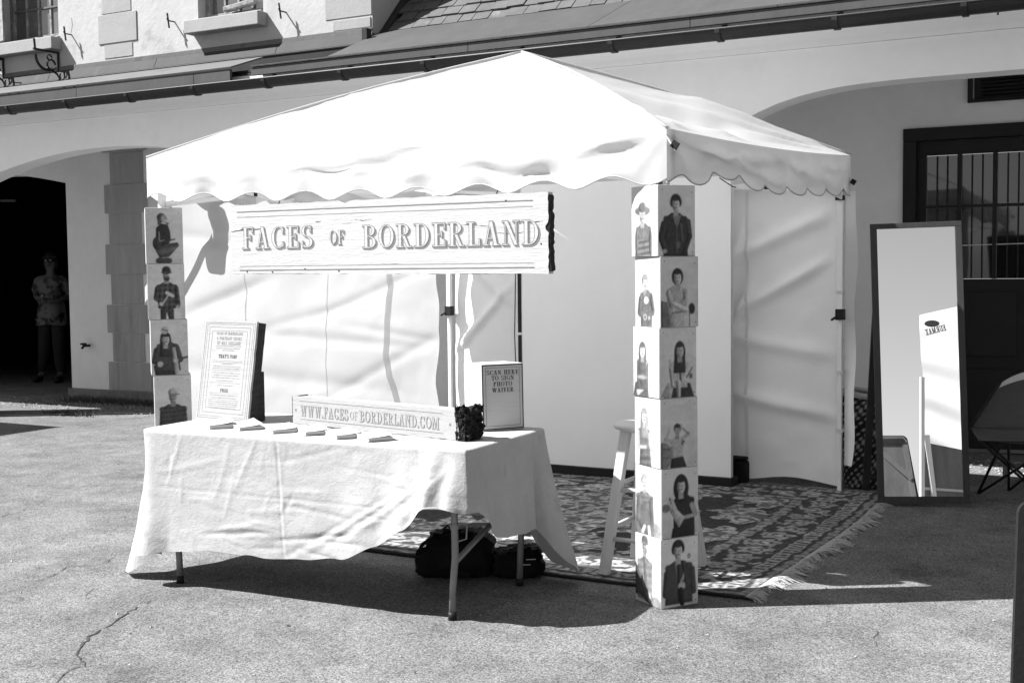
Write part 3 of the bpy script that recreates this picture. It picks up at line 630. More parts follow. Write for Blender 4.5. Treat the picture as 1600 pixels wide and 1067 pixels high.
# ------------------------------------------------ eaves: gutter, fascias, roof
YG = 8.06
def half_round(x0, x1, y, z, r):
    n = 10; pr = [(y-r*math.cos(math.pi*i/n), z-r*math.sin(math.pi*i/n)) for i in range(n+1)]; pi = [(y-(r-.006)*math.cos(math.pi*i/n), z-(r-.006)*math.sin(math.pi*i/n)) for i in range(n, -1, -1)]
    return mold(x0, x1, pr+pi)
ZG = 3.075
obj('gutter', join(half_round(-17, 6, YG+.065, ZG, .068), tube([(-17, YG-.004, ZG+.002), (6, YG-.004, ZG+.002)], .008, 8)), 'gutter', B, smooth=False)
for i in range(-8, 14):
    x = -8.45+.79*i
    if x > 5: break
    obj('gutter_bracket', join(half_round(x-.018, x+.018, YG+.065, ZG, .078), box(x-.02, x+.02, YG+.143, YG+.16, ZG-.03, ZG+.05)), 'gutter', B)
xL = YP(360, 110, 8.08).x; xM = YP(386, 105, 8.08).x
obj('eaves_soffit', box(-17, 6, YG+.145, YF+TH, 3.142, 3.16), 'darkroof', B)
# left fascia of weathered zinc, right one set a little back over a dark gap
def strips(x0, x1, dx, mk, m, name, par):
    x = x0; r = random.Random(int(x0*10))
    while x < x1-.01:
        e = min(x1, x+dx*r.uniform(.85, 1.15)); obj(name, mk(x+.002, e-.002), m, par, bev=.002); x = e
strips(-17, xL, 1.55, lambda a, b: join(box(a, b, YG+.015, YG+.045, ZG+.012, 3.185)), 'zinc', 'fascia_plate', B)
strips(xM, 6, 1.9, lambda a, b: join(box(a, b, YG+.065, YG+.095, ZG+.045, 3.185)), 'zinc', 'fascia_plate', B)
strips(-17, xL+.02, 1.9, lambda a, b: obox((a, YG+.005, 3.19), (b-a, 0, 0), (0, .42, .14), (0, -.004, .012)), 'zinclight', 'roof_edge_sheet', B)
strips(xM, 6, 2.2, lambda a, b: obox((a, YG+.055, 3.188), (b-a, 0, 0), (0, .10, .012), (0, -.004, .012)), 'zinclight', 'roof_edge_sheet', B)
obj('flat_roof', box(-17, 6, YG+.17, 9.2, 3.17, 3.19), 'darkroof', B)
# upper wall (dormer storey) with base flashing
YU = 8.85; s = YU/9.0
def U(px, py): return YP(px, py, YU)
xc = U(582, 40).x; zb = U(582, 52).z
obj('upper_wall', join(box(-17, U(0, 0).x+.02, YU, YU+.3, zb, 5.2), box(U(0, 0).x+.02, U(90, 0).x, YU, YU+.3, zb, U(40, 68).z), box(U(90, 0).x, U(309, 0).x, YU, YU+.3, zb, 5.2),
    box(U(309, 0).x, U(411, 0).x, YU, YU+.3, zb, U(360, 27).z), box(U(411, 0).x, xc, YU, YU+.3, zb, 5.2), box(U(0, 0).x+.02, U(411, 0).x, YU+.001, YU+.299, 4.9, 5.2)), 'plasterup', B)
obj('shadow_gap_wall', box(-17, 6, YU-.06, YU-.005, 3.192, zb-.102), 'darkroof', B)  # wall below the flashing, coloured dark to read as the shadowed gap
obj('dormer_cheek', box(xc-.3, xc-.002, YU+.301, YU+3, zb, 5.2), 'plasterup', B)
strips(-17, xc+.01, 1.6, lambda a, b: obox((a, YU-.05, zb-.095), (b-a, 0, 0), (0, .047, .10), (0, -.006, .008)), 'zinc_dim', 'flashing_sheet', B)
obj('flashing_lip', tube([(-17, YU-.06, zb-.10), (xc+.01, YU-.06, zb-.10)], .010, 6), 'gutter', B)
obj('lead_fillet', box(-17, xc, YU-.012, YU-.001, zb+.004, zb+.05), 'zinclight', B, bev=.004)
# right-hand roof: low metal apron, then the slate slope
P0 = Vector((0, YG+.15, 3.205)); P1 = Vector((0, 9.04, 3.547)); upA = (P1-P0).normalized(); nA_ = Vector((0, -upA.z, upA.y)); sl = R(45.6)
up_r = Vector((0, math.cos(sl), math.sin(sl))); n_r = Vector((0, -math.sin(sl), math.cos(sl)))
LA = (P1-P0).length
strips(xc+.002, 6, 2.4, lambda a, b: obox((a, P0.y, P0.z), (b-a, 0, 0), upA*(LA+.12), nA_*.02), 'zinc', 'roof_flashing', B)
obj('roof_deck', obox((xc+.001, P1.y+.01, P1.z-.03), (12, 0, 0), up_r*2.6, n_r*.02), 'darkroof', B)
row = 0; v = -.05; rr = random.Random(3)
while v < 1.15:
    x = xc+.05+(row % 2)*.07
    while x < -1.2:
        w = .15+rr.uniform(-.02, .02); o = P1+up_r*(v+rr.uniform(-.006, .006)); o = Vector((x, o.y, o.z))+n_r*(.030+rr.uniform(-.004, .006))
        obj('slate', obox(o, (w-.006, 0, rr.uniform(-.004, .004)), up_r*.20-n_r*.022+Vector((rr.uniform(-.005, .005), 0, 0)), n_r*.016), 'slate', B); x += w
    v += .128; row += 1
obj('verge_board', bar((xc+.035, 8.93, 3.47), (xc+.035, 10.4, 4.97), .07, .07), 'darkroof', B, bev=.01)
obj('dark_corner_block', box(xc-.02, xc+.03, YU-.13, YU-.06, zb-.13, zb+.02), 'gutter', B)  # dark block standing in for the black void at this corner
# upper quoins
def ublock(px0, py0, px1, py1, t=.012, m='quoinup'):
    a, b = U(px0, py1), U(px1, py1); top = U((px0+px1)/2, py0).z
    obj('quoin_stone', box(a.x, b.x, YU-t, YU-.001, max((a.z+b.z)/2, zb+.052), top), m, B, bev=.005)
ublock(160, -12, 205, 20, .006); ublock(155, 21, 215, 67, .010); ublock(164, 69, 208, 90, .006); ublock(162, -60, 207, -14, .01)
ublock(509, -20, 581, 28, .006); ublock(521, 30, 580, 52, .010); ublock(505, -60, 581, -22, .01)
# upper windows
def window(px0, px1, pz, sill, name='window'):
    x0, x1 = U(px0, 0).x, U(px1, 0).x; z0 = pz
    f = obj(name, join(box(x0, x0+.06, YU+.10, YU+.16, z0, 5.0), box(x1-.06, x1, YU+.10, YU+.16, z0, 5.0), box(x0+.061, x1-.061, YU+.10, YU+.16, z0, z0+.07)), 'oldwood', B, bev=.004)
    n = 4
    for i in range(n):
        xa = x0+.06+(x1-x0-.12)*i/n; xb = x0+.06+(x1-x0-.12)*(i+1)/n
        obj('window_pane', box(xa+.006, xb-.006, YU+.13, YU+.134, z0+.075, 4.9), 'winglass', f)
        if i: obj('muntin', box(xa-.011, xa+.011, YU+.115, YU+.15, z0+.072, 4.9), 'oldwood', f)
    obj('muntin', box(x0+.062, x1-.062, YU+.108, YU+.128, z0+.34, z0+.358), 'zinclight', f)
    a, b = U(*sill[0]), U(*sill[1])
    obj('window_sill', box(a.x, b.x, YU-.13, YU+.09, z0-.13, z0-.006), 'quoinup', f, bev=.008)
    return f
wz = U(44, 66).z
w1 = window(2, 89, wz, ((-10, 80), (97, 80)))
w2 = window(309, 411, U(360, 27).z, ((302, 40), (418, 40)))
obj('open_shutter', obox((U(20, 0).x-.32, YU-.02, wz+.02), (.30, -.10, 0), (0, .03, 0), (0, 0, 1.0)), 'oldwood', w1, bev=.004)
# crumbling debris ledge inside the left window sill and the fallen plank in the second
obj('ledge_rubble', grid(26, 4, lambda a, b: (U(8, 0).x+a*(U(92, 0).x-U(8, 0).x), YU-.05+.14*b, wz-.002+.035*math.sin(3.14*b)*(.5+.8*math.sin(a*31)*math.sin(a*17+2)))), 'oldwood', w1)
obj('loose_plank', obox((U(345, 0).x, YU+.02, U(360, 27).z+.06), (.36, .02, .045), (0, .06, 0), (0, 0, .05)), 'oldwood', w2, bev=.01)
obj('loose_plank', obox((U(330, 0).x, YU+.03, U(360, 27).z+.002), (.55, .02, .012), (0, .05, 0), (0, 0, .03)), 'oldwood', w2, bev=.006)
def scroll(xp, py):
    p = U(xp, py); c = Vector((p.x, YU-.15, p.z)); out = []
    def arc(cy, cz, r, a0, a1, rad=.012, n=12): return tube([c+Vector((0, cy+r*math.cos(R(a0+(a1-a0)*i/n)), cz+r*math.sin(R(a0+(a1-a0)*i/n)))) for i in range(n+1)], rad, 6)
    out += [arc(0, -.02, .14, 180, 300, .014), arc(.05, -.10, .05, 0, 330, .010), arc(.03, -.03, .028, 0, 360, .008), tube([c+Vector((0, .14, .04)), c+Vector((0, .14, -.2))], .012, 6), tube([c+Vector((0, -.16, .03)), c+Vector((0, .14, .03))], .013, 6),
            tube([c+Vector((0, -.14, .02)), c+Vector((0, -.15, .13))], .011, 6), tube([c+Vector((0, .0, -.13)), c+Vector((0, .13, -.19))], .010, 6)]
    return join(*out)
for xp, py in ((92, 88), (6, 98)): obj('iron_bracket', scroll(xp, py), 'iron', w1)
obj('window_rail', tube([U(-20, 60)+Vector((0, -.28, 0)), U(0, 62)+Vector((0, -.29, 0)), U(10, 88)+Vector((0, -.28, 0)), U(4, 94)+Vector((0, -.27, 0)), U(-20, 100)+Vector((0, -.27, 0))], .006, 6), 'zinclight', w1)
for xp, py in ((112, 55), (273, 35), (447, 20)):
    c = U(xp, py)
    obj('shutter_hook', join(tube([c+Vector((.0, 0, .0)), c+Vector((.0, -.09, .0)), c+Vector((.0, -.10, .02))], .007, 6), bar(c+Vector((-.01, -.085, .07)), c+Vector((.01, -.085, -.07)), .016, .008)), 'iron', B)
obj('cornice_hook', tube([YP(1561, 4, 8.2), YP(1559, 24, 8.2)], .006, 6), 'iron', B)

for i, pp in enumerate(([(112, 28), (113, 40), (111, 52)], [(205, 100), (204, 112), (206, 124)], [(480, 70), (482, 60), (500, 52)])):
    V = []; F = []
    for k, (x, y) in enumerate(pp): q = U(x, y); V += [(q.x-.002, YU-.0025, q.z), (q.x+.002, YU-.0025, q.z)]
    for k in range(len(pp)-1): F.append((2*k, 2*k+1, 2*k+3, 2*k+2))
    obj('wall_crack', (V, F), 'crackdark', B)
# ================================================================== white pop-up canopy
X0, X1, Y0, Y1 = -5.07, -2.08, 5.08, 8.05     # leg centres
cxT, cyT = -3.60, 6.56; ZP = 2.77
T = thing('popup_canopy', ((X0+X1)/2, (Y0+Y1)/2, 0), 'white pop-up canopy tent with scalloped edge and fabric walls, open at its front', 'canopy tent')
ov = .065
EC = {(0, 0): (X0-ov+.02, Y0-ov, 2.115), (1, 0): (X1+ov-.03, Y0-ov, 2.085), (1, 1): (X1+ov-.02, Y1+ov, 2.19), (0, 1): (X0-ov, Y1+ov, 2.17)}
def edge_z(u, v):
    return (EC[0, 0][2]*(1-u)*(1-v)+EC[1, 0][2]*u*(1-v)+EC[1, 1][2]*u*v+EC[0, 1][2]*(1-u)*v)
nA = vnoise(11, 6); nB = vnoise(12, 14); nC = vnoise(13, 3)
def eave_pt(side, t):
    """point on the eave line. sides 0 front,1 right,2 back,3 left; t 0..1"""
    cs = [(0, 0), (1, 0), (1, 1), (0, 1)]; a = EC[cs[side]]; b = EC[cs[(side+1) % 4]]
    return Vector(a).lerp(Vector(b), t)
def roof_face(side):
    nu, nv = 72, 44; V = []; F = []; ap = Vector((cxT, cyT, ZP))
    for j in range(nv+1):
        r = j/nv                                # 0 eave .. 1 apex
        for i in range(nu+1):
            t = i/nu; e = eave_pt(side, t); p = e.lerp(ap, r)
            s = 2*t-1
            sag = .075*(1-s*s)*math.sin(math.pi*min(1, r*1.02))          # panel hangs between the ribs
            rib = .035*math.sin(math.pi*r)*(abs(s)**6)
            eav = .022*(1-s*s)*(1-r)**3
            wr = .016*(nA(t*1.3+side*3, r*2.5)-.5)*math.sin(math.pi*r)+.006*(nB(t*1.5+side, r*3+s)-.5)*min(1, 4*r)
            wr += .012*math.sin((t*9+r*7)*2)*math.exp(-((r-.10)/.10)**2)*(nC(t*3, side*2.2))
            if side == 1: wr += .05*math.exp(-((t-.93)/.10)**2-((r-.42)/.16)**2)-.035*math.exp(-((t-.72)/.12)**2-((r-.5)/.3)**2)
            if side == 0: wr -= .020*math.exp(-((t-.35-.4*r)/.05)**2-((r-.3)/.25)**2)
            if side == 1:      # slack pocket between the ribs, held up by one strut end
                wr -= .060*math.exp(-((t-.60)/.20)**2-((r-.50)/.22)**2)
                wr += .075*math.exp(-((t-.80)/.055)**2-((r-.46)/.22)**2)+.03*math.exp(-((t-.35-.25*r)/.05)**2-((r-.35)/.3)**2)
            wr += .010*math.sin((t*5+r*2.2)*6+side)*math.exp(-((r-.22)/.12)**2)*(1-s*s)+.007*math.sin(t*40+r*26+3*nC(t*2, r*2))*math.exp(-((r-.10)/.09)**2)
            # creases radiating out of the corners
            for c in (0, 1):
                dt = t if c == 0 else 1-t; d = math.hypot(dt*3, r*1.9); an = math.atan2(r*1.9, dt*3+1e-6)
                wr += .010*math.sin(an*13+side)*math.exp(-((d-.45)/.35)**2)
            V.append((p.x, p.y, p.z-sag+rib-eav+wr*(1-r**6)*min(1, r*9)))
    for j in range(nv):
        for i in range(nu): k = j*(nu+1)+i; F.append((k, k+1, k+nu+2, k+nu+1))
    return V, F
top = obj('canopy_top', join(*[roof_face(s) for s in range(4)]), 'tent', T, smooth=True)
# ridge seams
def ridge(side):
    a = Vector(EC[[(0, 0), (1, 0), (1, 1), (0, 1)][side]]); ap = Vector((cxT, cyT, ZP)); P = []
    for k in range(25):
        r = k/24; p = a.lerp(ap, r); P.append(p+Vector((0, 0, .035*math.sin(math.pi*r)+.004)))
    return tube(P, .007, 6)
obj('ridge_seam', join(*[ridge(s) for s in range(4)]), 'tent', T, smooth=True)
_rv = random.Random(44); VC = []
for _s in range(4):
    _l = []
    for _ in range(16):
        _a = _rv.uniform(0, .85); _b = _rv.uniform(.15, .75); _l.append((_a, _b, _a+_rv.uniform(.08, .25), _b+_rv.uniform(-.3, .3), _rv.uniform(.004, .010), _rv.uniform(-.022, .022)))
    VC.append(_l)
def valance(side):
    nu, nv = 240, 12; V = []; F = []; nrm = [(0, -1), (1, 0), (0, 1), (-1, 0)][side]
    nsc = 9 if side != 1 else 8; ph = [.25, .1, 0, .4][side]
    for j in range(nv+1):
        r = j/nv
        for i in range(nu+1):
            t = i/nu; e = eave_pt(side, t); s = 2*t-1; dz0 = .022*(1-s*s)
            scal = .024*math.cos(2*math.pi*(t*nsc+ph)); low = .215+scal-.0*s
            if side == 1:
                low = .215+.022*math.cos(2*math.pi*(t*nsc+ph))-.05*math.exp(-((t-.24)/.10)**2)+.02*t
            fold = .020*math.sin(2*math.pi*(t*nsc+ph)+.6)*r*r + .014*(nA(t*4+side*7, r*.6)-.5)*math.sin(math.pi*min(1, r*.9)) + .010*(nB(t*2.6+side, r*.9)-.5)*r
            fold += .010*math.sin(math.pi*r)*math.sin(t*11+side*2)*math.exp(-((r-.45)/.3)**2)
            for (t0_, r0_, t1_, r1_, w_, a_) in VC[side]:
                dx, dz = t1_-t0_, (r1_-r0_)*.08; L2 = dx*dx+dz*dz; q_t = ((t-t0_)*dx+(r-r0_)*.08*dz)/L2; d_ = ((t-t0_)*dz-(r-r0_)*.08*dx)/math.sqrt(L2)
                if -.2 < q_t < 1.2: fold += a_*math.exp(-(d_/w_)**2)*math.sin(math.pi*(q_t+.2)/1.4)
            for c in (0, 1):
                dt = (t if c == 0 else 1-t)*3; an = math.atan2(r*.22, dt+.02); fold += .016*math.sin(an*9+c)*math.exp(-(dt/.35)**2)*min(1, dt*8)
            out = .008+fold*.75+.008*r; k = min(1, min(t, 1-t)*14); out = out*k*min(1, r*5)
            V.append((e.x+nrm[0]*out, e.y+nrm[1]*out, e.z-dz0-low*r))
    for j in range(nv):
        for i in range(nu): k = j*(nu+1)+i; F.append((k, k+1, k+nu+2, k+nu+1))
    return V, F
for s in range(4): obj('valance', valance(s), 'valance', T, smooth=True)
def hem(side):
    V, F = valance(side); nu = 240; P = [V[12*(nu+1)+i] for i in range(0, nu+1, 3)]; return tube(P, .0035, 5)
for s in (0, 1): obj('valance_hem', hem(s), 'tent', T, smooth=True)
# leg posts with knobs, feet and sliders
def leg(x, y):
    l = obj('leg', join(bar((x, y, .01), (x, y, 1.25), .026), bar((x, y, 1.15), (x, y, 2.10), .034)), 'whitemetal', T, bev=.003)
    obj('foot_plate', box(x-.045, x+.045, y-.045, y+.045, 0, .008), 'whitemetal', l)
    obj('height_clamp', join(box(x-.026, x+.026, y-.03, y+.026, 1.13, 1.20), bar((x-.02, y-.03, 1.15), (x-.045, y-.055, 1.13), .012)), 'black', l)
    obj('corner_joint', box(x-.024, x+.024, y-.024, y+.024, 1.96, 2.05), 'black', l)
    return l
for x in (X0, X1):
    for y in (Y0, Y1): leg(x, y)
obj('centre_pole', tube([(cxT, cyT, 2.25), (cxT, cyT, 2.74)], .018, 10), 'whitemetal', T)
# scissor trusses along the four sides
def truss(a, b, z0, z1, n=2):
    a, b = Vector(a), Vector(b); L = b-a
    for i in range(n):
        p, q, m = a+L*(i/n), a+L*((i+1)/n), a+L*((i+.5)/n)
        o1 = Vector((L.y, -L.x, 0)).normalized()*.012
        for (u, v, s) in ((p, q, 1), (q, p, -1)):
            obj('truss_bar', bar(u+Vector((0, 0, z1))+o1*s, v+Vector((0, 0, z0))+o1*s, .012, .024), 'whitemetal', T)
        c = (p+q)/2
        obj('truss_joint', join(bar(c+Vector((0, 0, (z0+z1)/2))-o1*2.2, c+Vector((0, 0, (z0+z1)/2))+o1*2.2, .022)), 'black', T)
        for e, z in ((p, z1), (q, z0)): obj('truss_joint', join(bar(e+Vector((0, 0, z))-o1*2.4, e+Vector((0, 0, z))+o1*2.4, .026, .03)), 'black', T)
truss((X0+.02, Y0, 0), (X1-.02, Y0, 0), 1.865, 2.05); truss((X0+.02, Y1, 0), (X1-.02, Y1, 0), 1.96, 2.07)
truss((X1, Y0+.02, 0), (X1, Y1-.02, 0), 1.915, 2.05); truss((X0, Y0+.02, 0), (X0, Y1-.02, 0), 1.86, 2.04)
for a in ((X0, Y0), (X1, Y0), (X0, Y1), (X1, Y1)):   # roof ribs up to the centre pole
    obj('roof_rib', bar((a[0], a[1], 2.04), ((a[0]+cxT)/2, (a[1]+cyT)/2, 2.36), .014, .024), 'whitemetal', T)
    obj('roof_rib', bar(((a[0]+cxT)/2, (a[1]+cyT)/2, 2.36), (cxT, cyT, 2.62), .014, .024), 'whitemetal', T)
# corner strap tabs
for p, q in (((1040, 218), (1051, 226)), ((1322, 283), (1331, 284))):
    Yq = Y0-.08 if p[0] < 1200 else Y1+.02
    a = YP(p[0], p[1]-8, Yq); b = YP(q[0], q[1], Yq)
    st = obj('corner_strap', join(obox(a, (b-a), (0, .03, .0), (.012, 0, -.03))), 'strip', T)
    obj('hook_tab', obox(b-Vector((.014, .0, .006)), (.026, 0, -.018), (0, .012, 0), (.018, 0, .026)), 'black', st)
# left fabric wall (lit through by the sun) with stretch folds
def ridgeline(y, z, p, q, w, amp):
    """signed crease between two points of the sheet"""
    (ax, az), (bx, bz) = p, q; dx, dz = bx-ax, bz-az; L = math.hypot(dx, dz); t = ((y-ax)*dx+(z-az)*dz)/(L*L); d = ((y-ax)*dz-(z-az)*dx)/L
    m = math.exp(-(d/w)**2)*(1/(1+math.exp(-(t)*14)))*(1/(1+math.exp((t-1)*9))); return amp*m
yA, yB = Y0+.0, Y1-.10
creL = [((7.85, 1.50), (6.6, 1.20), .035, .035), ((7.85, 1.48), (6.9, 1.52), .03, .03), ((7.85, 1.5), (7.0, 1.85), .03, .028), ((7.85, .95), (6.5, .60), .04, .03), ((7.85, .95), (6.9, 1.1), .03, .026),
        ((5.3, 1.25), (6.0, 1.42), .04, .045), ((5.9, 1.10), (7.6, .92), .04, .035), ((5.9, 1.12), (6.9, 1.25), .03, .022), ((5.2, .95), (7.3, .62), .05, .03), ((5.2, 1.7), (6.2, 1.62), .035, .02),
        ((7.8, .40), (6.4, .35), .05, .03), ((5.2, .5), (7.6, .45), .04, .02), ((6.4, 1.85), (7.7, 1.60), .04, .03)]
nW = vnoise(31, 3); nX = vnoise(32, 9)
def leftwall(a, b):
    y = yA+.14+(yB-yA-.14)*a; z = .03+2.03*b
    x = X0-.055+.05*(nW(a*2, b*1.4)-.5)+.008*(nX(a*2, b*2)-.5)
    for c in creL: x += ridgeline(y, z, *c)*.42
    if a > .93:  # scalloped free edge that leaves gaps by the back pole
        y += (a-.93)/.07*(.030*math.sin(z*6.2+.7)*math.sin(z*2.1)+.010*math.sin(z*17))
    return (x, y, z)
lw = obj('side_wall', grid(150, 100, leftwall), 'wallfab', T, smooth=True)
def lface(pts, w, m, nm, off=.0):   # tape following the sheet
    V = []; F = []
    for (y, z) in pts:
        a = (y-yA-.14)/(yB-yA-.14); b = (z-.03)/2.03; p = leftwall(min(.92, a), b); V += [(p[0]+off, y-w/2, z), (p[0]+off, y+w/2, z)]
    for i in range(len(pts)-1): F.append((2*i, 2*i+1, 2*i+3, 2*i+2))
    obj(nm, (V, F), m, lw, smooth=True)
lface([(7.30+.02*math.sin(k*.5)+(.16*(1-k/9) if k < 9 else 0), .08+k*.08) for k in range(24)], .075, 'strip', 'seam_tape', .012)
lface([(5.80, .08+k*.08) for k in range(24)], .012, 'strip', 'seam', .006)
lface([(6.6+.0*k, .05+k*.08) for k in range(24)], .010, 'strip', 'seam', .006)
# cloth bundle and band added outside the left wall to throw shade through it
def bundle(a, b):
    z = 1.98-.33*b; an = a*2*math.pi; r = .052+.008*math.sin(b*9+1)+.010*math.sin(an*3+b*7)+.015*(b > .6)
    return (X0-.16+.6*r*math.cos(an), 5.50+.012*math.sin(b*5)+1.2*r*math.sin(an), z)
obj('shade_bundle', grid(20, 24, bundle), 'wallfab', T, smooth=True)
obj('shade_band', grid(16, 2, lambda a, b: (X0-.13, 5.46-.40*a, 1.74-.42*a+.085*b)), 'wallfab', T, smooth=True)
# back fabric wall
creB = [((-2.2, 1.5), (-2.75, 1.2), .04, .04), ((-2.15, .9), (-2.8, 1.0), .05, .03), ((-2.15, .5), (-2.8, .62), .05, .04), ((-2.2, 1.8), (-2.8, 1.55), .05, .04), ((-2.75, 1.75), (-2.9, 1.2), .03, .04), ((-2.7, 1.35), (-2.9, .9), .03, .04), ((-5.0, 1.6), (-4.5, 1.2), .04, .04), ((-5.0, .9), (-4.6, 1.3), .03, .03)]
def backwall(a, b):
    x = X0+.02+(X1-.02-X0)*a; z = .05+1.97*b
    y = Y1+.05+.05*(nW(a*2+5, b*1.2+3)-.5)+.010*(nX(a*3+4, b*2)-.5)
    for c in creB: y -= ridgeline(x, z, *c)*1.3
    if b < .05: z += .02*math.sin(a*23)
    return (x, y, z)
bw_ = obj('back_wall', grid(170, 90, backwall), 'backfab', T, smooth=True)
def bface(x0, w, m, nm, z0=.08, z1=1.98, off=.012):
    V = []; F = []
    for k in range(25):
        z = z0+(z1-z0)*k/24; p = backwall((x0-X0-.02)/(X1-.02-X0), (z-.05)/1.97); V += [(x0-w/2, p[1]-off, z), (x0+w/2, p[1]-off, z)]
    for i in range(24): F.append((2*i, 2*i+1, 2*i+3, 2*i+2))
    obj(nm, (V, F), m, bw_, smooth=True)
bface(-2.72, .02, 'strip', 'seam_tape'); bface(-4.36, .025, 'strip', 'seam_tape'); bface(-4.22, .012, 'iron', 'zip', .3, 1.9, .02)
# loose end of the back wall, flapping past the corner post
def flap(a, b):
    z = .18+1.78*b; wv = .03*math.sin(b*7+.8)+.015*math.sin(b*19)
    return (X1+.022+.075*a*(.3+.7*math.sin(b*2.2+.5))+wv*a*.5, Y1+.03-.05*a*math.sin(b*5+1), z)
obj('wall_flap', grid(14, 60, flap), 'backfab', T, smooth=True)
for z in (1.30, .78, .40):   # hook-and-loop straps round the post
    obj('post_strap', box(X1-.022, X1+.022, Y1-.022, Y1+.022, z, z+.022), 'strip', T)
# guy line at the valance
obj('guy_rope', tube([YP(1124, 278, 6.3), YP(1145, 292, 6.3), YP(1150, 293, 6.3)], .003, 5), 'iron', T)
# ================================================================== backdrop inside the tent
bd = thing('photo_backdrop', (-3.55, 7.86, 0), 'tall plain grey canvas backdrop panel standing inside the tent', 'backdrop')
obj('canvas', grid(24, 24, lambda a, b: (-4.33+1.575*a, 7.86+.006*(nW(a*3, b*3)-.5), .078+2.0*b)), 'canvas', bd, smooth=True)
obj('frame', join(box(-4.345, -4.318, 7.875, 7.91, .06, 2.08), box(-2.77, -2.757, 7.875, 7.91, .06, 2.08), box(-4.317, -2.771, 7.875, 7.91, 2.04, 2.08)), 'strip', bd)
obj('canvas_back', box(-4.316, -2.772, 7.872, 7.874, .08, 2.03), 'canvas', bd)
for (z0, z1) in ((.50, 1.00), (1.02, 1.5), (1.6, 2.0)): obj('edge_clip', box(-4.372, -4.347, 7.87, 7.90, z0, z1), 'black', bd)
obj('foot_board', box(-4.4, -2.74, 7.84, 7.97, .0, .076), 'black', bd, bev=.004)
obj('cord', tube([(-4.44, 7.95, 2.0), (-4.43, 7.95, 1.5), (-4.445, 7.95, 1.0), (-4.43, 7.95, .5), (-4.44, 7.95, .02)], .004, 6), 'black', bd)
p = G(1153, 758)
cs = thing('equipment_case', (p.x, p.y, 0), 'black padded case on the ground at the right foot of the backdrop', 'case')
obj('shell', box(p.x-.16, p.x+.055, p.y-.02, p.y+.10, .0, .17), 'blackfab', cs, bev=.025)
obj('lid', box(p.x-.16, p.x+.05, p.y-.015, p.y+.09, .172, .19), 'blackfab', cs, bev=.01)
obj('handle', tube([(p.x-.10, p.y-.02, .12), (p.x-.09, p.y-.045, .13), (p.x-.03, p.y-.045, .13), (p.x-.02, p.y-.02, .12)], .007, 6), 'black', cs)
# striped basket and small things behind the corner post
p = Vector((-2.00, 8.35, 0))
bk = thing('laundry_basket', p, 'tall black and white woven basket behind the right rear tent post', 'basket')
n = 26
def wicker(a, b):
    an = a*2*math.pi; r = .125+.035*b; return (p.x+r*math.cos(an), p.y+r*math.sin(an), .01+.60*b)
V_, F_ = grid(52, 40, wicker); tone = []
for j in range(41):
    for i in range(53): tone.append(.5 if ((i//1+j//2) % 3 == 0 and (i*7+j*3) % 5 < 3) else .02)
M['weave'] = mat('woven_plastic', .2, .6, attr='tone')
obj('body', (V_, F_), 'weave', bk, tone=tone)
obj('rim', tube([(p.x+.165*math.cos(a*.3), p.y+.165*math.sin(a*.3), .63+.01*math.sin(a)) for a in range(22)], .02, 8), 'chairtrim', bk, smooth=True)
q = G(1335, 725)
tag(obj('sand_bag', grid(24, 14, lambda a, b: (q.x-.22+.42*a, q.y+.12-.34*b+.02*math.sin(a*9), .004+.10*math.sin(math.pi*min(1, max(0, a)))**.5*math.sin(math.pi*b)**.6+.01*math.sin(a*23+b*9))), mat('sand_bag_cloth', .30, .9, var=.15, bump=.3), smooth=True), 'crumpled grey cloth bag on the ground behind the right rear tent post', 'bag')
tag(obj('tent_peg', join(bar(G(1316, 716, .03), G(1350, 716, .03), .012), bar(G(1344, 712, .03), G(1352, 720, .03), .012)), 'whitemetal'), 'thin white rod lying between the tent post and the mirror stand', 'rod')
# ================================================================== rug
rx0, rx1, ry0, ry1 = -5.0, -1.75, 5.27, 8.12
NX, NY = 400, 350
X_, Y_ = np.meshgrid(np.linspace(rx0, rx1, NX), np.linspace(ry0, ry1, NY))
wob = vnoise(71, 1.7); wq1, wq2 = vnoise(91, 22), vnoise(92, 22)
Xo, Yo = X_, Y_
X_ = X_+.030*(wq1(X_, Y_)-.5); Y_ = Y_+.030*(wq2(X_, Y_)-.5)
Yw = Yo+.012*(wob(Xo, Yo)-.5)
dl = np.minimum(np.minimum(X_-rx0, rx1-X_), np.minimum(Y_-ry0, ry1-Y_))
cx_, cy_ = (rx0+rx1)/2, (ry0+ry1)/2
along = np.where(np.minimum(X_-rx0, rx1-X_) < np.minimum(Y_-ry0, ry1-Y_), Y_, X_)
def rosette(a, d, per, off, rad, k=8):
    u = (a/per+off) % 1-.5; u = u*per; r = np.hypot(u, d); th = np.arctan2(d, u); return r-rad*(1+.25*np.cos(k*th)), r, th
tone = np.full_like(X_, .045)
v8 = vnoise(72, 17); v9 = vnoise(73, 24); v7 = vnoise(74, 6)
detail = (v9(X_, Y_) > .56).astype(float)
field = dl > .52
vine = np.abs(np.sin(X_*15+2.5*np.sin(Y_*9))+np.sin(Y_*16+2.2*np.sin(X_*11)))
fl = (vine < .32) | ((v8(X_, Y_) > .66) & (v9(X_+3, Y_) > .45))
tone = np.where(field, .018, tone)
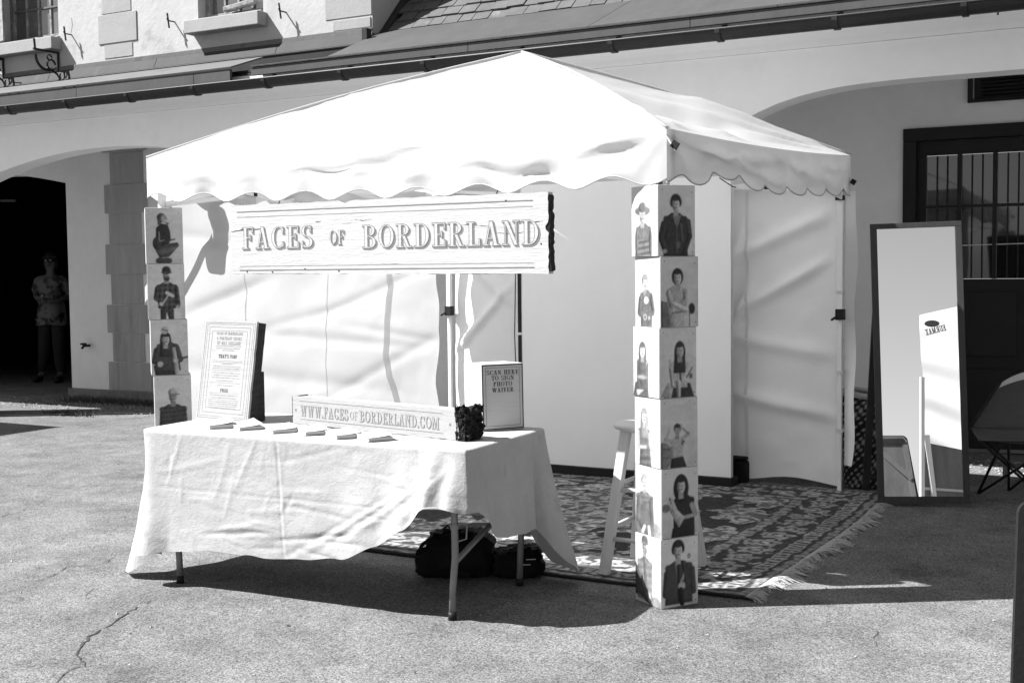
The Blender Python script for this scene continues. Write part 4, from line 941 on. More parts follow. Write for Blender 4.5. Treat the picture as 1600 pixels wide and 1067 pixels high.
# floral scallops: border corners, medallion
f1, r1, t1 = rosette(along, dl-.60, .52, .1, .17, 6); sc = (dl > .50) & (f1 < 0)
r2 = np.hypot((X_-cx_)/1.0, (Y_-cy_)/1.25); t2 = np.arctan2(Y_-cy_, X_-cx_)
med = r2 < .50*(1+.10*np.cos(12*t2)); med2 = (r2 > .56) & (r2 < .72*(1+.06*np.cos(16*t2)))
u = (X_ % .55)-.275; w = (Y_ % .62)-.31; spr = (np.hypot(u, w) < .15+.04*np.cos(7*np.arctan2(w, u))) & field
pat = np.where((v8(X_*1.3, Y_*1.3) > .5) ^ (vine < .25), .22, .05)*(.7+.6*v9(X_, Y_))
for msk in (sc, med, med2 & (v7(X_, Y_) > .35), spr & (v7(X_, Y_) > .45)): tone = np.where(msk, np.maximum(pat, .07), tone)
edge = (np.abs(f1) < .012) & (dl > .5); tone = np.where(edge, .20, tone); tone = np.where(np.abs(r2-.50*(1+.10*np.cos(12*t2))) < .010, .22, tone)
b1 = (dl > .42) & (dl <= .50); tone = np.where(b1, np.where((np.abs(((along/.09) % 1)-.5) < .22) & detail.astype(bool), .05, .15), tone)
b2 = (dl > .17) & (dl <= .42)
g1, rr1, tt1 = rosette(along, dl-.295, .19, 0, .075, 5); curl = np.abs(np.sin(along*24+np.sin(dl*40)*1.6)-((dl-.295)/.10)) < .30
tone = np.where(b2, .028, tone); tone = np.where(b2 & ((g1 < 0) & (rr1 > .035) | curl & (v9(X_, Y_) > .35)), .17, tone); tone = np.where(b2 & (rr1 < .022), .24, tone)
b3 = (dl > .08) & (dl <= .17); tone = np.where(b3, np.where((((along/.055) % 1) < .45) & (np.abs(dl-.125) < .028), .045, .17), tone)
b4 = (dl > .0) & (dl <= .08); tone = np.where(b4, np.where(dl > .055, .03, np.where(((along/.08) % 1) < .5, .10, .14)), tone)
for dd in (.08, .17, .42, .50): tone = np.where(np.abs(dl-dd) < .006, .02, tone)
tone = np.where(dl < .018, .03, tone)
vf = vnoise(93, 63); tone = tone*(.45+1.1*vf(Xo*1.0, Yo*1.3))*(.8+.4*v7(X_*.4, Y_*.4))*1.5+.014
X_, Y_ = Xo, Yo
Z_ = .014+.006*wob(X_*1.2, Y_*1.2)
skew = (Y_-ry0)*.0-(.0)
Vr = np.stack([X_+.02*np.sin(Y_*2.1), Yw+.012*np.sin(X_*3), Z_], -1).reshape(-1, 3).tolist()
Fr = [(j*NX+i, j*NX+i+1, (j+1)*NX+i+1, (j+1)*NX+i) for j in range(NY-1) for i in range(NX-1)]
rug = thing('oriental_rug', (cx_, cy_, 0), 'dark oriental rug with floral borders and pale fringe under the tent', 'rug')
obj('pile', (Vr, Fr), 'rug', rug, tone=tone)
obj('edge_binding', join(tube([(rx0+3.25*i/40+.02*math.sin(ry0*2.1), ry0+.012*math.sin((rx0+3.25*i/40)*3)-.002, .011) for i in range(41)], .007, 6)), 'rugedge', rug)
def fringe(x, sgn, n, seed):
    r = random.Random(seed); V = []; F = []
    for i in range(n):
        y = ry0+(ry1-ry0)*(i+r.random())/n; L = r.uniform(.035, .085)*(1+.3*math.sin(y*9)+.3*math.sin(y*31)); a = sgn*1.0; dy = r.gauss(0, .035)+.02*math.sin(y*14); w = r.uniform(.003, .006); k = len(V)
        z = .004+r.random()*.012; xb = x+.02*math.sin(y*2.1)
        V += [(xb-sgn*.012, y-w, .016), (xb-sgn*.012, y+w, .016), (xb+a*L*.5, y+dy*.4+w, z+.008), (xb+a*L*.5, y+dy*.4-w, z+.008), (xb+a*L, y+dy+w*.5, z*.4), (xb+a*L, y+dy-w*.5, z*.4)]
        F += [(k, k+1, k+2, k+3), (k+3, k+2, k+4, k+5)]
    return V, F
o = obj('fringe', fringe(rx1, 1, 1300, 1), 'fringe', rug); tag(o, kind='stuff')
o = obj('fringe', fringe(rx0, -1, 900, 2), 'fringe', rug); tag(o, kind='stuff')
# ================================================================== folding table and its linen cloth
ta = R(2.2); tu = Vector((math.cos(ta), math.sin(ta), 0)); tv = Vector((-math.sin(ta), math.cos(ta), 0)); to = Vector((-4.43, 4.275, 0)); TW, TD, TZ = 1.765, .75, .738
def TP(a, b, z=0.): return to+tu*a+tv*b+Vector((0, 0, z))
tb = thing('folding_table', TP(TW/2, TD/2), 'long folding table with bent grey tube legs standing under the linen cloth', 'table')
obj('tabletop', obox(TP(0.01, .01, TZ-.045), tu*(TW-.02), tv*(TD-.02), (0, 0, .04)), 'chairtrim', tb, bev=.01)
def leg_pair(s0, sgn, gx):
    """a U-shaped pair of legs with brace; s0 along the table, feet bend outward"""
    ft = []
    for k, b in enumerate((.075, TD-.065)):
        foot = G(*gx[k]); topp = TP(s0, b, TZ-.05)
        top = Vector((topp.x, topp.y, TZ-.05)); m1 = top.lerp(foot, .45); m1.z = .40; m1 += tu*(.040*sgn); m2 = top.lerp(foot, .62); m2.z = .27; m2 += tu*(.034*sgn)
        P = [top, m1+Vector((0, 0, .06)), m1, m2, Vector((foot.x, foot.y, .14))+tu*.004*sgn, Vector((foot.x, foot.y, .02))]
        lg = obj('leg', tube(P, .0155, 10), 'steel', tb, smooth=True)
        obj('rubber_foot', tube([(foot.x, foot.y, .0), (foot.x, foot.y, .035)], .019, 10), 'black', lg, smooth=True)
        obj('locking_ring', tube([m1+Vector((0, 0, -.01)), m1+Vector((0, 0, .015))], .0195, 10), 'steel', lg)
        ft.append((m1, m2, foot, top))
    return ft
f1_ = leg_pair(TW-.16, 1, ((707, 968), (812, 914))); f2_ = leg_pair(.16, -1, ((282, 910), (412, 862)))
for f in (f1_, f2_):
    obj('brace', tube([f[0][1]+Vector((0, 0, -.02)), f[1][3].lerp(f[1][2], .42)], .0125, 8), 'steel', tb, smooth=True)
    obj('brace', tube([f[1][3]-Vector((0, 0, .03)), f[0][3]-Vector((0, 0, .03))], .012, 8), 'steel', tb, smooth=True)
lk = f1_[0][0]; obj('locking_bail', tube([lk+Vector((.02, .0, .02)), lk+Vector((.05, .02, .01)), lk+Vector((.045, .02, -.05)), lk+Vector((.015, 0, -.06))], .004, 6), 'steel', tb)
# cloth --------------------------------------------------------------
PER = [(0, TD), (0, 0), (TW, 0), (TW, TD), (0, TD)]
def per(s):
    """perimeter point and outward normal in table frame, corners rounded"""
    L = [TD, TW, TD, TW]; nn = [(-1, 0), (0, -1), (1, 0), (0, 1)]; rc = .035; acc = 0
    s = s % sum(L)
    for i, l in enumerate(L):
        if s <= acc+l or i == 3:
            t = (s-acc)/l; p = Vector(PER[i]).lerp(Vector(PER[i+1]), t); n = Vector(nn[i]); d0 = (s-acc); d1 = l-d0
            w = .07
            if d1 < w: n = (n.lerp(Vector(nn[(i+1) % 4]), .5*(1-d1/w)**1)).normalized()
            if d0 < w: n = (n.lerp(Vector(nn[(i-1) % 4]), .5*(1-d0/w)**1)).normalized()
            q = min(d0, d1); k = max(0, 1-q/w); p = p-n*(.012*k*k); return p, n
        acc += l
S1, S2, S3, S4 = TD, TD+TW, 2*TD+TW, 2*TD+2*TW
CT = [(0, .06, .20), (.30, .08, .16), (.58, .15, .10), (.67, .205, .012), (.705, .16, .03), (S1-.025, .05, .13), (S1-.001, .09, .15), (S1+.03, .10, .155), (S1+.17, .035, .175), (S1+.25, .035, .185), (S1+.5, .035, .20), (S1+.85, .035, .205), (S1+1.15, .045, .235), (S1+1.34, .06, .31), (S1+1.50, .085, .40), (S1+1.62, .10, .50),
      (S1+1.70, .09, .505), (S2-.02, .05, .49), (S2+.03, .045, .49), (S2+.09, .06, .42), (S2+.18, .065, .355), (S2+.35, .05, .315), (S2+.56, .045, .305), (S2+.62, .055, .30), (S2+.66, .10, .20), (S2+.71, .16, .12), (S3-.005, .19, .055), (S3+.05, .16, .07), (S3+.08, .10, .16), (S3+.15, .07, .28), (S3+.6, .05, .30), (S3+1.2, .05, .30), (S4-.15, .06, .25), (S4, .06, .20)]
_cs = np.array([c[0] for c in CT]); _co = np.array([c[1] for c in CT]); _cz = np.array([c[2] for c in CT])
def sm(x, y, q):
    # monotone cosine interpolation
    i = int(np.clip(np.searchsorted(x, q)-1, 0, len(x)-2)); t = (q-x[i])/(x[i+1]-x[i]); t = t*t*(3-2*t)*.6+t*.4; return y[i]*(1-t)+y[i+1]*t
c1 = vnoise(81, 2.2); c2 = vnoise(82, 6); c3 = vnoise(83, 15); c4 = vnoise(84, 4)
def crease(s, z, s0, z0, s1, z1, w, a):
    dx, dz = s1-s0, z1-z0; L = math.hypot(dx, dz); t = ((s-s0)*dx+(z-z0)*dz)/(L*L); d = ((s-s0)*dz-(z-z0)*dx)/L
    if t < -.3 or t > 1.3: return 0
    return a*math.exp(-(d/w)**2)*(1/(1+math.exp(-t*18)))*(1/(1+math.exp((t-1)*18)))
CR = []
rr = random.Random(12)
for _ in range(60): # ironing and packing wrinkles on the front panel
    s0 = S1+rr.uniform(.05, 1.6); z0 = rr.uniform(.22, .66); L = rr.uniform(.08, .42); an = rr.choice((rr.gauss(0, .18), rr.gauss(0, .25), rr.gauss(1.45, .2)))
    CR.append((s0, z0, s0+L*math.cos(an), z0+L*math.sin(an)*.6, rr.uniform(.006, .014), rr.uniform(-.0028, .003)))
for _ in range(9):
    s0 = S1+rr.uniform(.05, 1.5); z0 = rr.uniform(.22, .32); CR.append((s0, z0, s0+rr.uniform(.15, .4), z0+rr.uniform(-.04, .05), .010, rr.uniform(.003, .005)*rr.choice((-1, 1))))
for k in range(7):
    a = S1+1.72; CR.append((a, .70, a-.10-.13*k, .48-.045*k, .014,  .003*(1 if k % 2 else -1)))
CR.append((S1, .475, S2-.35, .475, .005, -.0025)); CR.append((S1+.80, .74, S1+.845, .2, .006, -.0035)); CR.append((S1+.812, .74, S1+.857, .2, .006, .0018))
NS, ND = 620, 64
_tot = S4
def cloth_pt(s, r):
    p, n = per(s); out = sm(_cs, _co, s % _tot); zh = sm(_cs, _cz, s % _tot)
    H_ = TZ+.006-zh
    if r < .06:
        a = r/.06*math.pi/2; o = .016*math.sin(a)-.002; z = TZ+.008-.014*(1-math.cos(a))
    else:
        q = (r-.06)/.94; o = .014+(out-.014)*(q**1.25)-(max(0, out-.035)*(q**1.25-q**3) if S1-.002 < s < S1+.2 else 0); z = TZ-.006-(H_-.012)*q
    q = max(0, (r-.05))
    f = 0.
    d1 = abs((s-(S1+1.66)))
    f += .018*math.sin((s-S1)*44)*math.exp(-(d1/.13)**2)*q**.6
    f += .007*math.sin((s-S1)*21+q*1.5)*math.exp(-((s-S1-1.36)/.26)**2)*q
    f += .020*math.sin((s-S2)*30)*math.exp(-((s-S2-.12)/.12)**2)*q*1.2
    f += .026*math.sin((s-.60)*33)*math.exp(-((s-.68)/.10)**2)*q
    f -= .095*math.exp(-((s-(S1-.018))/.017)**2)*q**.8
    f -= .045*math.exp(-((s-(S2+.615))/.022)**2)*q
    f += .020*(float(c1(s, q*.8))-.5)*q+.005*(float(c2(s, q*.9))-.5)*q**.5+.0012*(float(c3(s*1.2, q*.9))-.5)
    for c in CR: f += crease(s, z, *c)
    b = q*.0+.006*math.sin(s*18)*math.sin(s*7.3)*(r > .97)
    P = TP(p.x, p.y, 0)+(tu*n.x+tv*n.y)*(o+f)
    zz_ = z+.006*(float(c4(s*3, 1))-.5)*r+b
    # front left corner: hanging tail crumples on the ground
    P.z = max(.006, zz_); return P
V = []; F = []
for j in range(ND+1):
    for i in range(NS): V.append(cloth_pt(_tot*i/NS, (j/ND)**.9))
for j in range(ND):
    for i in range(NS): F.append((j*NS+i, j*NS+(i+1) % NS, (j+1)*NS+(i+1) % NS, (j+1)*NS+i))
base = len(V)
# top sheet, joined to the first ring
nt = 24
for k in range(1, nt):
    t = k/nt
    for i in range(NS):
        a = V[i]; c = TP(TW/2, TD/2, TZ+.008); q = a.lerp(c, t); x = (q-to).dot(tu); y = (q-to).dot(tv)
        V.append(Vector((q.x, q.y, TZ+.008+.0025*(float(c2(x, y))-.5)+.0015*(float(c3(x, y))-.5))))
for k in range(nt-1):
    for i in range(NS):
        a0 = i if k == 0 else base+(k-1)*NS+i; a1 = (i+1) % NS if k == 0 else base+(k-1)*NS+(i+1) % NS; b0 = base+k*NS+i; b1 = base+k*NS+(i+1) % NS; F.append((a0, b0, b1, a1))
F.append(tuple(base+(nt-2)*NS+i for i in range(NS)))
cl = obj('tablecloth', (V, F), 'cloth', None, smooth=True, loc=TP(TW/2, TD/2)); tag(cl, 'wrinkled off-white linen cloth draped over the folding table', 'tablecloth')
# frayed threads, paint smears on the end of the cloth
def smear(px, py, w, h, a, m='inkpale'):
    c = PP(px, py, TP(TW+.058, .3, .4), tu); r = random.Random(px); P = []
    for k in range(14):
        an = k/14*2*math.pi; P.append(c+tv*(w*math.cos(an)*r.uniform(.6, 1.1))+Vector((0, 0, h*math.sin(an)*r.uniform(.5, 1.1))))
    return P, [tuple(range(14))]
# ================================================================== small books on the cloth
ZT = TZ+.0105
bl = ['leftmost small book on the linen cloth, its pale cover bent up on both sides', 'small book below the tall lettered board, with curling cover', 'third small book from the left on the linen cloth', 'small book lying open-edged just left of the seam of the linen cloth', 'second small book from the right in the row on the cloth', 'rightmost small book of the row, in front of the web address beam']
for i, (px, py) in enumerate(((324, 674), (371, 676), (423, 681), (474, 684), (523, 690), (573, 694))):
    c = G(px, py-3, ZT)+Vector((0, .012, 0)); rz = R((52, 60, 55, 57, 58, 60)[i]-3); b = thing('small_book', c, bl[i], 'book', rz, 'small books in a row along the front edge of the table')
    w, d, h = .115, .165, (.020, .016, .018, .018, .019, .018)[i]
    # local: corner nearest the camera at the origin; x to the right, y to the left
    obj('page_block', box(.003, w, .003, d, .003, h-.003), 'paperedge', b, world=False)
    obj('back_cover', box(0, w+.003, 0, d+.003, 0, .002), 'paper', b, world=False)
    lift = (.022, .018, .010, .012, .012, .015)[i]
    def cov(a, q, w=w, d=d, h=h, lift=lift): return ((w+.003)*a, (d+.003)*q, h-.002+lift*(a**2.2)*(.6+.4*q)+.35*lift*max(0, q-.5)**2*2)
    def covu(a, q): p_ = cov(a, q); return (p_[0], p_[1], p_[2]-.0016)
    obj('front_cover', grid(8, 8, cov), 'paper', b, world=False, smooth=True, solid=.0016)
# ================================================================== tall lettered board
def board(c0, ang, lean, w, h, th):
    a = R(ang); u = Vector((math.cos(a), math.sin(a), 0)); n = Vector((u.y, -u.x, 0)); l = R(lean); v = Vector((0, 0, 1))*math.cos(l)-n*math.sin(l); nn = n*math.cos(l)+Vector((0, 0, 1))*math.sin(l)
    return Vector(c0), u, v, nn
def jag(x0, x1, y0, y1, amp, seed, n=16, sides='tblr'):
    r = random.Random(seed); P = []
    for k in range(n): P.append((x0+(x1-x0)*k/n, y0+(r.uniform(-amp, amp) if 'b' in sides and k else 0)))
    for k in range(n): P.append((x1+(r.uniform(-amp, amp) if 'r' in sides and k else 0), y0+(y1-y0)*k/n))
    for k in range(n): P.append((x1-(x1-x0)*k/n, y1+(r.uniform(-amp, amp) if 't' in sides and k else 0)))
    for k in range(n): P.append((x0+(r.uniform(-amp, amp) if 'l' in sides and k else 0), y1-(y1-y0)*k/n))
    return P
o, u, v, n = board((-4.459, 4.659, ZT), -7.2, 9.2, .385, .5, .05); w, h = .384, .50
tbd = thing('lettered_board', o+u*w/2, 'tall white wooden board printed with framed old-style lettering, leaning back on the table', 'sign board')
obj('panel', prism(jag(0, w, 0, h, .0022, 4), o, u, v, -n*.012), M['whitewood_dim'], tbd)
obj('wood_back', prism(jag(.002, w-.001, 0.002, h-.003, .001, 5), o-n*.0122, u, v, -n*.048), 'wood_side', tbd)
hz = Vector((n.x, n.y, 0)).normalized()
obj('prop_block', obox(o+u*(w-.14)-hz*.055, u*.132, -hz*.07, (0, 0, .245)), 'wood_side', tbd, bev=.003)
fr = [frame_rule(o, u, v, a, w-a, b, h-b*.8, t, n, .0006) for a, b, t in ((.010, .012, .0036), (.022, .022, .0020), (.040, .040, .0024), (.062, .062, .0022))]
obj('frame_lines', join(*fr), 'shadowink', tbd)
cx = w/2
def tl(s, fy, hh, wd, m, **k): obj('lettering', centered(s, o+u*cx+v*(h*(1-fy)-hh/2), u, v, hh, n, .0007, wd, **k), m, tbd)
tl("FACES OF BORDERLAND", .125, .0135, .195, 'shadowink', e=.02); tl("A PORTRAIT SERIES", .175, .0150, .185, 'shadowink', e=.02); tl("BY MAX GOLLAND", .222, .0165, .175, 'shadowink', e=.02)
tl("THAT'S YOU!", .355, .0165, .135, 'ink', e=.03); tl("FREE", .695, .0150, .058, 'ink', e=.02)
def tiny(fy, x0, x1, seed, hh=.0055):
    """lines of print too small to read: a row of uneven marks"""
    r = random.Random(seed); x = x0; out = []
    while x < x1:
        a = r.uniform(.003, .010); out.append(rule(o, u, v, x, min(x+a, x1), h*(1-fy), hh*r.uniform(.35, .8), n, .0007)); x += a+r.uniform(.0015, .004)
    return join(*out)
for i, (fy, a, b) in enumerate(((.252, .10, .285), (.275, .105, .28), (.295, .15, .235), (.43, .155, .23), (.455, .09, .295), (.475, .09, .29), (.52, .09, .30), (.545, .10, .285), (.57, .09, .295), (.60, .13, .25), (.645, .14, .25), (.745, .09, .30), (.77, .10, .285), (.81, .08, .305), (.83, .08, .30), (.85, .08, .305), (.87, .09, .29))):
    obj('fine_print', tiny(fy, a, b, i), 'shadowink', tbd)
obj('frame_lines', join(*[rule(o, u, v, .08, w-.08, h*(1-f), .0012, n, .0006) for f in (.40, .415, .495, .62, .725, .79)]), 'shadowink', tbd)
# ================================================================== beam with the web address
o, u, v, n = board((-3.885, 4.723, ZT), -9.5, 0, 1.09, .125, .13); w, h, d = 1.075, .132, .115
bm_ = thing('lettered_beam', o+u*w/2, 'long low white wooden beam with the web address and a charred right end, on the table', 'sign beam')
obj('face_board', prism(jag(0, w, 0, h, .0022, 9, 40), o, u, v, -n*.012), 'whitewood_dim', bm_)
obj('core', obox(o-n*.0122+Vector((0, 0, .001)), u*w, -n*(d-.014), Vector((0, 0, h-.006))), mat('beam_wood', .27, .85, var=.3, scale=6, stretch=(1, 5, 5), bump=.4), bm_, bev=.003)
obj('end_line', obox(o-u*.004+n*.0, u*.0036, -n*.10, Vector((0, 0, h))), 'wood_side', bm_)
def rough_block(o, u, v, n, w, h, d, seed, amp):
    """charred, crumbling block: a box surface pushed about by noise"""
    r = random.Random(seed); N1 = vnoise(seed, 26); N2 = vnoise(seed+1, 60); V = []; F = []
    def face(o, a, b, nu, nv, nn):
        k = len(V)
        for j in range(nv+1):
            for i in range(nu+1):
                p = o+a*(i/nu)+b*(j/nv); q = amp*((float(N1(p.x*3+p.y*2, p.z*3))-.5)*1.6+(float(N2(p.x*3+p.y, p.z*3+p.y))-.5)*.8); V.append(p+nn*q+u*q*.5+v*q*.4)
        for j in range(nv):
            for i in range(nu): F.append((k+j*(nu+1)+i, k+j*(nu+1)+i+1, k+(j+1)*(nu+1)+i+1, k+(j+1)*(nu+1)+i))
    face(o, u*w, v*h, 10, 22, n); face(o+u*w, -n*d, v*h, 14, 22, u); face(o+v*h, u*w, -n*d, 10, 14, v); face(o+u*w-n*d, -u*w, v*h, 10, 22, -n); face(o-n*d, n*d, v*h, 14, 22, -u)
    return V, F
obj('charred_end', rough_block(o+u*(w-.015)+n*.004, u, v, n, .055, h+.012, d+.004, 5, .016), 'burnt', bm_)
LW = .90
for key, m, dx, dy, e in (('a', 'inkpale', .0022, -.0022, .02), ('b', 'inkpale', 0, 0, .02), ('c', 'whitewood_dim', 0, 0, -.016)):
    off = {'a': .0006, 'b': .0012, 'c': .0018}[key]; y0 = .040; hh = .052
    x0 = .055; W1 = .905; k = W1/text_width("WWW.FACESOFBORDERLAND.COM")
    obj('lettering', text("WWW.FACES", o+u*x0+v*y0, u, v, hh, n, off, e=e, dx=dx, dy=dy, width=k*text_width("WWW.FACES")), m, bm_)
    if key == 'b': obj('lettering', text("OF", o+u*(x0+k*text_width("WWW.FACES")+.012)+v*(y0+.006), u, v, hh*.72, n, off, e=0, width=k*text_width("OF")*.8), 'inkfaint', bm_)
    xB = x0+k*(text_width("WWW.FACESOF")+.12)
    obj('lettering', text("BORDERLAND.COM", o+u*xB+v*y0, u, v, hh, n, off, e=e, dx=dx, dy=dy, width=k*text_width("BORDERLAND.COM")), m, bm_)
obj('frame_lines', join(rule(o, u, v, .05, w-.09, .112, .0026, n, .0006), rule(o, u, v, .05, w-.09, .024, .0026, n, .0006)), 'inkmid', bm_)
obj('ornament', join(rule(o, u, v, .018, .028, .066, .012, n, .0006), rule(o, u, v, w-.055, w-.043, .066, .012, n, .0006)), 'inkmid', bm_)
# ================================================================== small notice box
o, u, v, n = board((-2.885, 4.850, ZT), 55, 1.5, .21, .30, .1); w, h = .212, .305
sb = thing('notice_box', o+u*w/2, 'white upright block on the table lettered SCAN HERE TO SIGN PHOTO WAIVER', 'sign box')
obj('block', obox(o, u*w, -n*.20, v*h), 'whitewood', sb, bev=.003)
obj('front_paper', obox(o+u*.001+v*.001, u*(w-.002), n*.0015, v*(h-.002)), 'paperedge', sb)
obj('frame_lines', join(frame_rule(o, u, v, .005, w-.005, .006, h-.006, .005, n, .0022), frame_rule(o, u, v, .020, w-.020, .020, h-.018, .0016, n, .0022)), 'ink', sb)
for s, fy, wd in (("SCAN HERE", .13, .150), ("TO SIGN", .215, .105), ("PHOTO", .305, .088), ("WAIVER", .395, .100)):
    obj('lettering', centered(s, o+u*w/2+v*(h*(1-fy)-.0098), u, v, .0205, n, .0024, wd*1.08, e=.01, tk=.17), 'ink', sb)
# ================================================================== hanging main sign
xa, xb = -4.478, -2.600; YS = 4.972; za, zb_ = 1.470, 1.830
ms = thing('hanging_sign', (-3.54, YS, za), 'long white plank sign lettered FACES OF BORDERLAND hanging under the canopy edge', 'sign')
o = Vector((xa, YS, 0)); u = Vector((1, 0, 0)); v = Vector((0, 0, 1)); n = Vector((0, -1, 0))
rj = random.Random(21); N_ = 46; P = []
for k in range(N_): P.append(((xb-xa)*k/N_, 1.476-.012*(k/N_)+rj.uniform(-.0022, .0022)))
for k in range(24): P.append(((xb-xa)+rj.uniform(-.004, .002)-(.012 if k in (13, 14) else 0), 1.464+.368*k/24))
for k in range(N_): P.append(((xb-xa)*(1-k/N_), 1.832+rj.uniform(-.0025, .0025)-(.012 if k in (N_//2+5,) else 0)))
for k in range(8): P.append((rj.uniform(-.002, .002), 1.835-.36*k/8))
obj('plank', prism(P, o, u, v, (0, .045, 0)), 'whitewood', ms)
PE = [((xb-xa)-.015, 1.468), ]
for k in range(1, 26): PE.append(((xb-xa)+.008+rj.uniform(-.0025, .0025)-(.006 if k in (9, 14, 20) else 0)+(.004 if k < 3 else 0), 1.466+.366*k/26))
PE.append(((xb-xa)-.015, 1.830))
obj('charred_end', prism(PE, o+Vector((0, .004, 0)), u, v, (0, .04, 0)), 'burnt', ms)
# cracks and splits in the plank: thin recessed-looking dark slivers
def split(pts, t, seed):
    r = random.Random(seed); V = []; F = []; P = []
    for i in range(len(pts)-1):
        for k in range(8): P.append(Vector(pts[i]).lerp(Vector(pts[i+1]), k/8)+Vector((0, r.gauss(0, .0012))))
    for i, p in enumerate(P): w = t*r.uniform(.2, 1)*math.sin(math.pi*(i+.6)/len(P)); V += [(xa+p.x, YS-.0011, p.y-w), (xa+p.x, YS-.0011, p.y+w)]
    for i in range(len(P)-1): F.append((2*i, 2*i+1, 2*i+3, 2*i+2))
    return V, F
for i, (pp, t) in enumerate(((((0, 1.697), (.10, 1.706), (.26, 1.704)), .0032), (((.80, 1.738), (.86, 1.732), (.92, 1.740)), .002), (((.72, 1.72), (.80, 1.722)), .0012), (((1.30, 1.70), (1.50, 1.692), (1.62, 1.680)), .0015), (((1.70, 1.705), (1.80, 1.700), (1.86, 1.702)), .003), (((.56, 1.733), (.60, 1.737)), .003),
                         (((1.55, 1.655), (1.7, 1.65), (1.83, 1.66)), .0013), (((.95, 1.52), (1.1, 1.517)), .0012), (((.06, 1.476), (.7, 1.474)), .0012), (((1.2, 1.466), (1.8, 1.464)), .002))):
    obj('split', split(pp, t, i), 'screwhole', ms)
obj('nail_hole', join(*[ellipsoid((xa+x, YS-.0005, z), (.005, .002, .004), 8, 6) for x, z in ((.105, 1.487), (.275, 1.484), (.487, 1.498), (.7, 1.486), (1.84, 1.60), (1.66, 1.80))]), 'screwhole', ms)
obj('engraved_lines', join(*[rule((xa, YS, 0), u, v, a, b, z, t, n, .0012) for a, b, z, t in ((.045, 1.80, 1.797, .0042), (.045, 1.80, 1.770, .0018), (.055, 1.805, 1.515, .0018), (.055, 1.805, 1.494, .0045))]), 'inkmid', ms)
def word(s, p0, p1, hh, zb0):
    a = YP(p0, 380, YS).x; b = YP(p1, 380, YS).x
    for m, off, e, dx, dy in (('shadowink', .0010, .020, .0068, -.0068), ('inkmid', .0018, .020, 0, 0), ('whitewood', .0026, -.012, .0, .0)):
        obj('lettering', text(s, (a, YS, zb0), u, v, hh, n, off, e=e, dx=dx, dy=dy, width=b-a, tk=.155), m, ms)
word("FACES", 379, 489, .112, 1.604); word("OF", 515, 538, .070, 1.618); word("BORDERLAND", 567, 843, .112, 1.596)
for x in (-4.2, -2.9): obj('hanging_cord', tube([(x, YS+.045, 1.81), (x, YS+.12, 1.96)], .003, 5), 'iron', ms)
# ================================================================== the two stacks of portrait boxes
BW, BH = .198, .3065
def sleeve():
    t = .012; return join(box(0, BW, 0, t, 0, BH), box(0, BW, BW-t, BW, 0, BH), box(0, t, t+.0005, BW-t-.0005, 0, BH), box(BW-t, BW, t+.0005, BW-t-.0005, 0, BH), box(t, BW-t, t, t+.03, BH-.012, BH-.001))
proto_me = None
def pbox(corner, z, rz, left, right, label, group, dx=0.):
    """origin at the corner facing the camera; local +x runs along the right-hand face, +y along the left-hand face"""
    t = thing('portrait_box', (corner[0], corner[1], z), label, 'photo box', rz, group)
    global proto_me
    if proto_me is None: b = obj('block', sleeve(), 'whitewood', t, world=False, bev=.002); proto_me = b.data
    else:
        b = bpy.data.objects.new('block', proto_me); COL.objects.link(b); b.parent = t; q = b.modifiers.new('b', 'BEVEL'); q.width = .002; q.segments = 2
    m = .002
    if right:
        vf, tn = print_mesh(right, (m, 0, m), (BW-2*m, 0, 0), (0, 0, BH-2*m), (0, -1, 0)); obj('portrait_print', vf, 'print', t, world=False, tone=tn)
    if left:
        vf, tn = print_mesh(left, (0, BW-m, m), (0, -(BW-2*m), 0), (0, 0, BH-2*m), (-1, 0, 0)); obj('portrait_print', vf, 'print', t, world=False, tone=tn)
    obj('nail', join(*[ellipsoid((x, -.0015, z_), (.0025, .0012, .0025), 6, 4) for x, z_ in ((.02, BH-.02), (BW-.02, BH-.03), (BW-.015, .02))]), 'screwhole', t, world=False)
    return t
cR = G(1033.5, 952)
infoR = [('L6', 'R6', 'bottom box of the right-hand stack, printed with a laughing man in a dark coat'),
         ('L5', 'R5', 'box of the right-hand stack printed with a dark-haired woman holding a pale dog'),
         ('L4', 'R4', 'box of the right-hand stack with a person in a flowered shirt raising both hands'),
         ('L3', 'R3', 'box of the right-hand stack with a long-haired woman in a pale open shirt'),
         ('L2', 'R2', 'box second from the top of the right-hand stack, showing someone crossing their arms'),
         ('L1', 'R1', 'top box of the right-hand stack, with a man in a dark jacket')]
offR = [(0, 0, 0), (.002, .004, .6), (-.002, .003, -.5), (-.004, .0, .4), (.0, .004, -1.2), (-.009, .002, .8)]
for i, (l, r_, lab) in enumerate(infoR):
    pbox((cR.x+offR[i][0], cR.y+offR[i][1]), i*(BH+.0005), R(58+offR[i][2]), l, r_, lab, 'portrait boxes stacked on the right')
cL = YP(231, 500, 4.955)
infoL = [(None, None, 'portrait box at the foot of the left-hand stack behind the table'), (None, None, 'portrait box second from the ground in the left-hand stack behind the table'),
         (None, 'C4', 'box of the left-hand stack just above the table, with a man in a cap'), (None, 'C3', 'box of the left-hand stack with a long-haired guitarist in a light cap with goggles'),
         (None, 'C2', 'box of the left-hand stack with a bearded man in plaid holding a mallet'), (None, 'C1', 'top box of the left-hand stack, with a person crouching in profile in dark clothes')]
offL = [(.022, .01, 0), (.020, .01, .8), (.022, .01, .0), (.012, .004, .5), (.003, .0, -.6), (0, 0, .4)]
for i, (l, r_, lab) in enumerate(infoL):
    pbox((cL.x+offL[i][0], cL.y+offL[i][1]), i*(BH+.0005), R(46+offL[i][2]), l, r_, lab, 'portrait boxes stacked on the left')
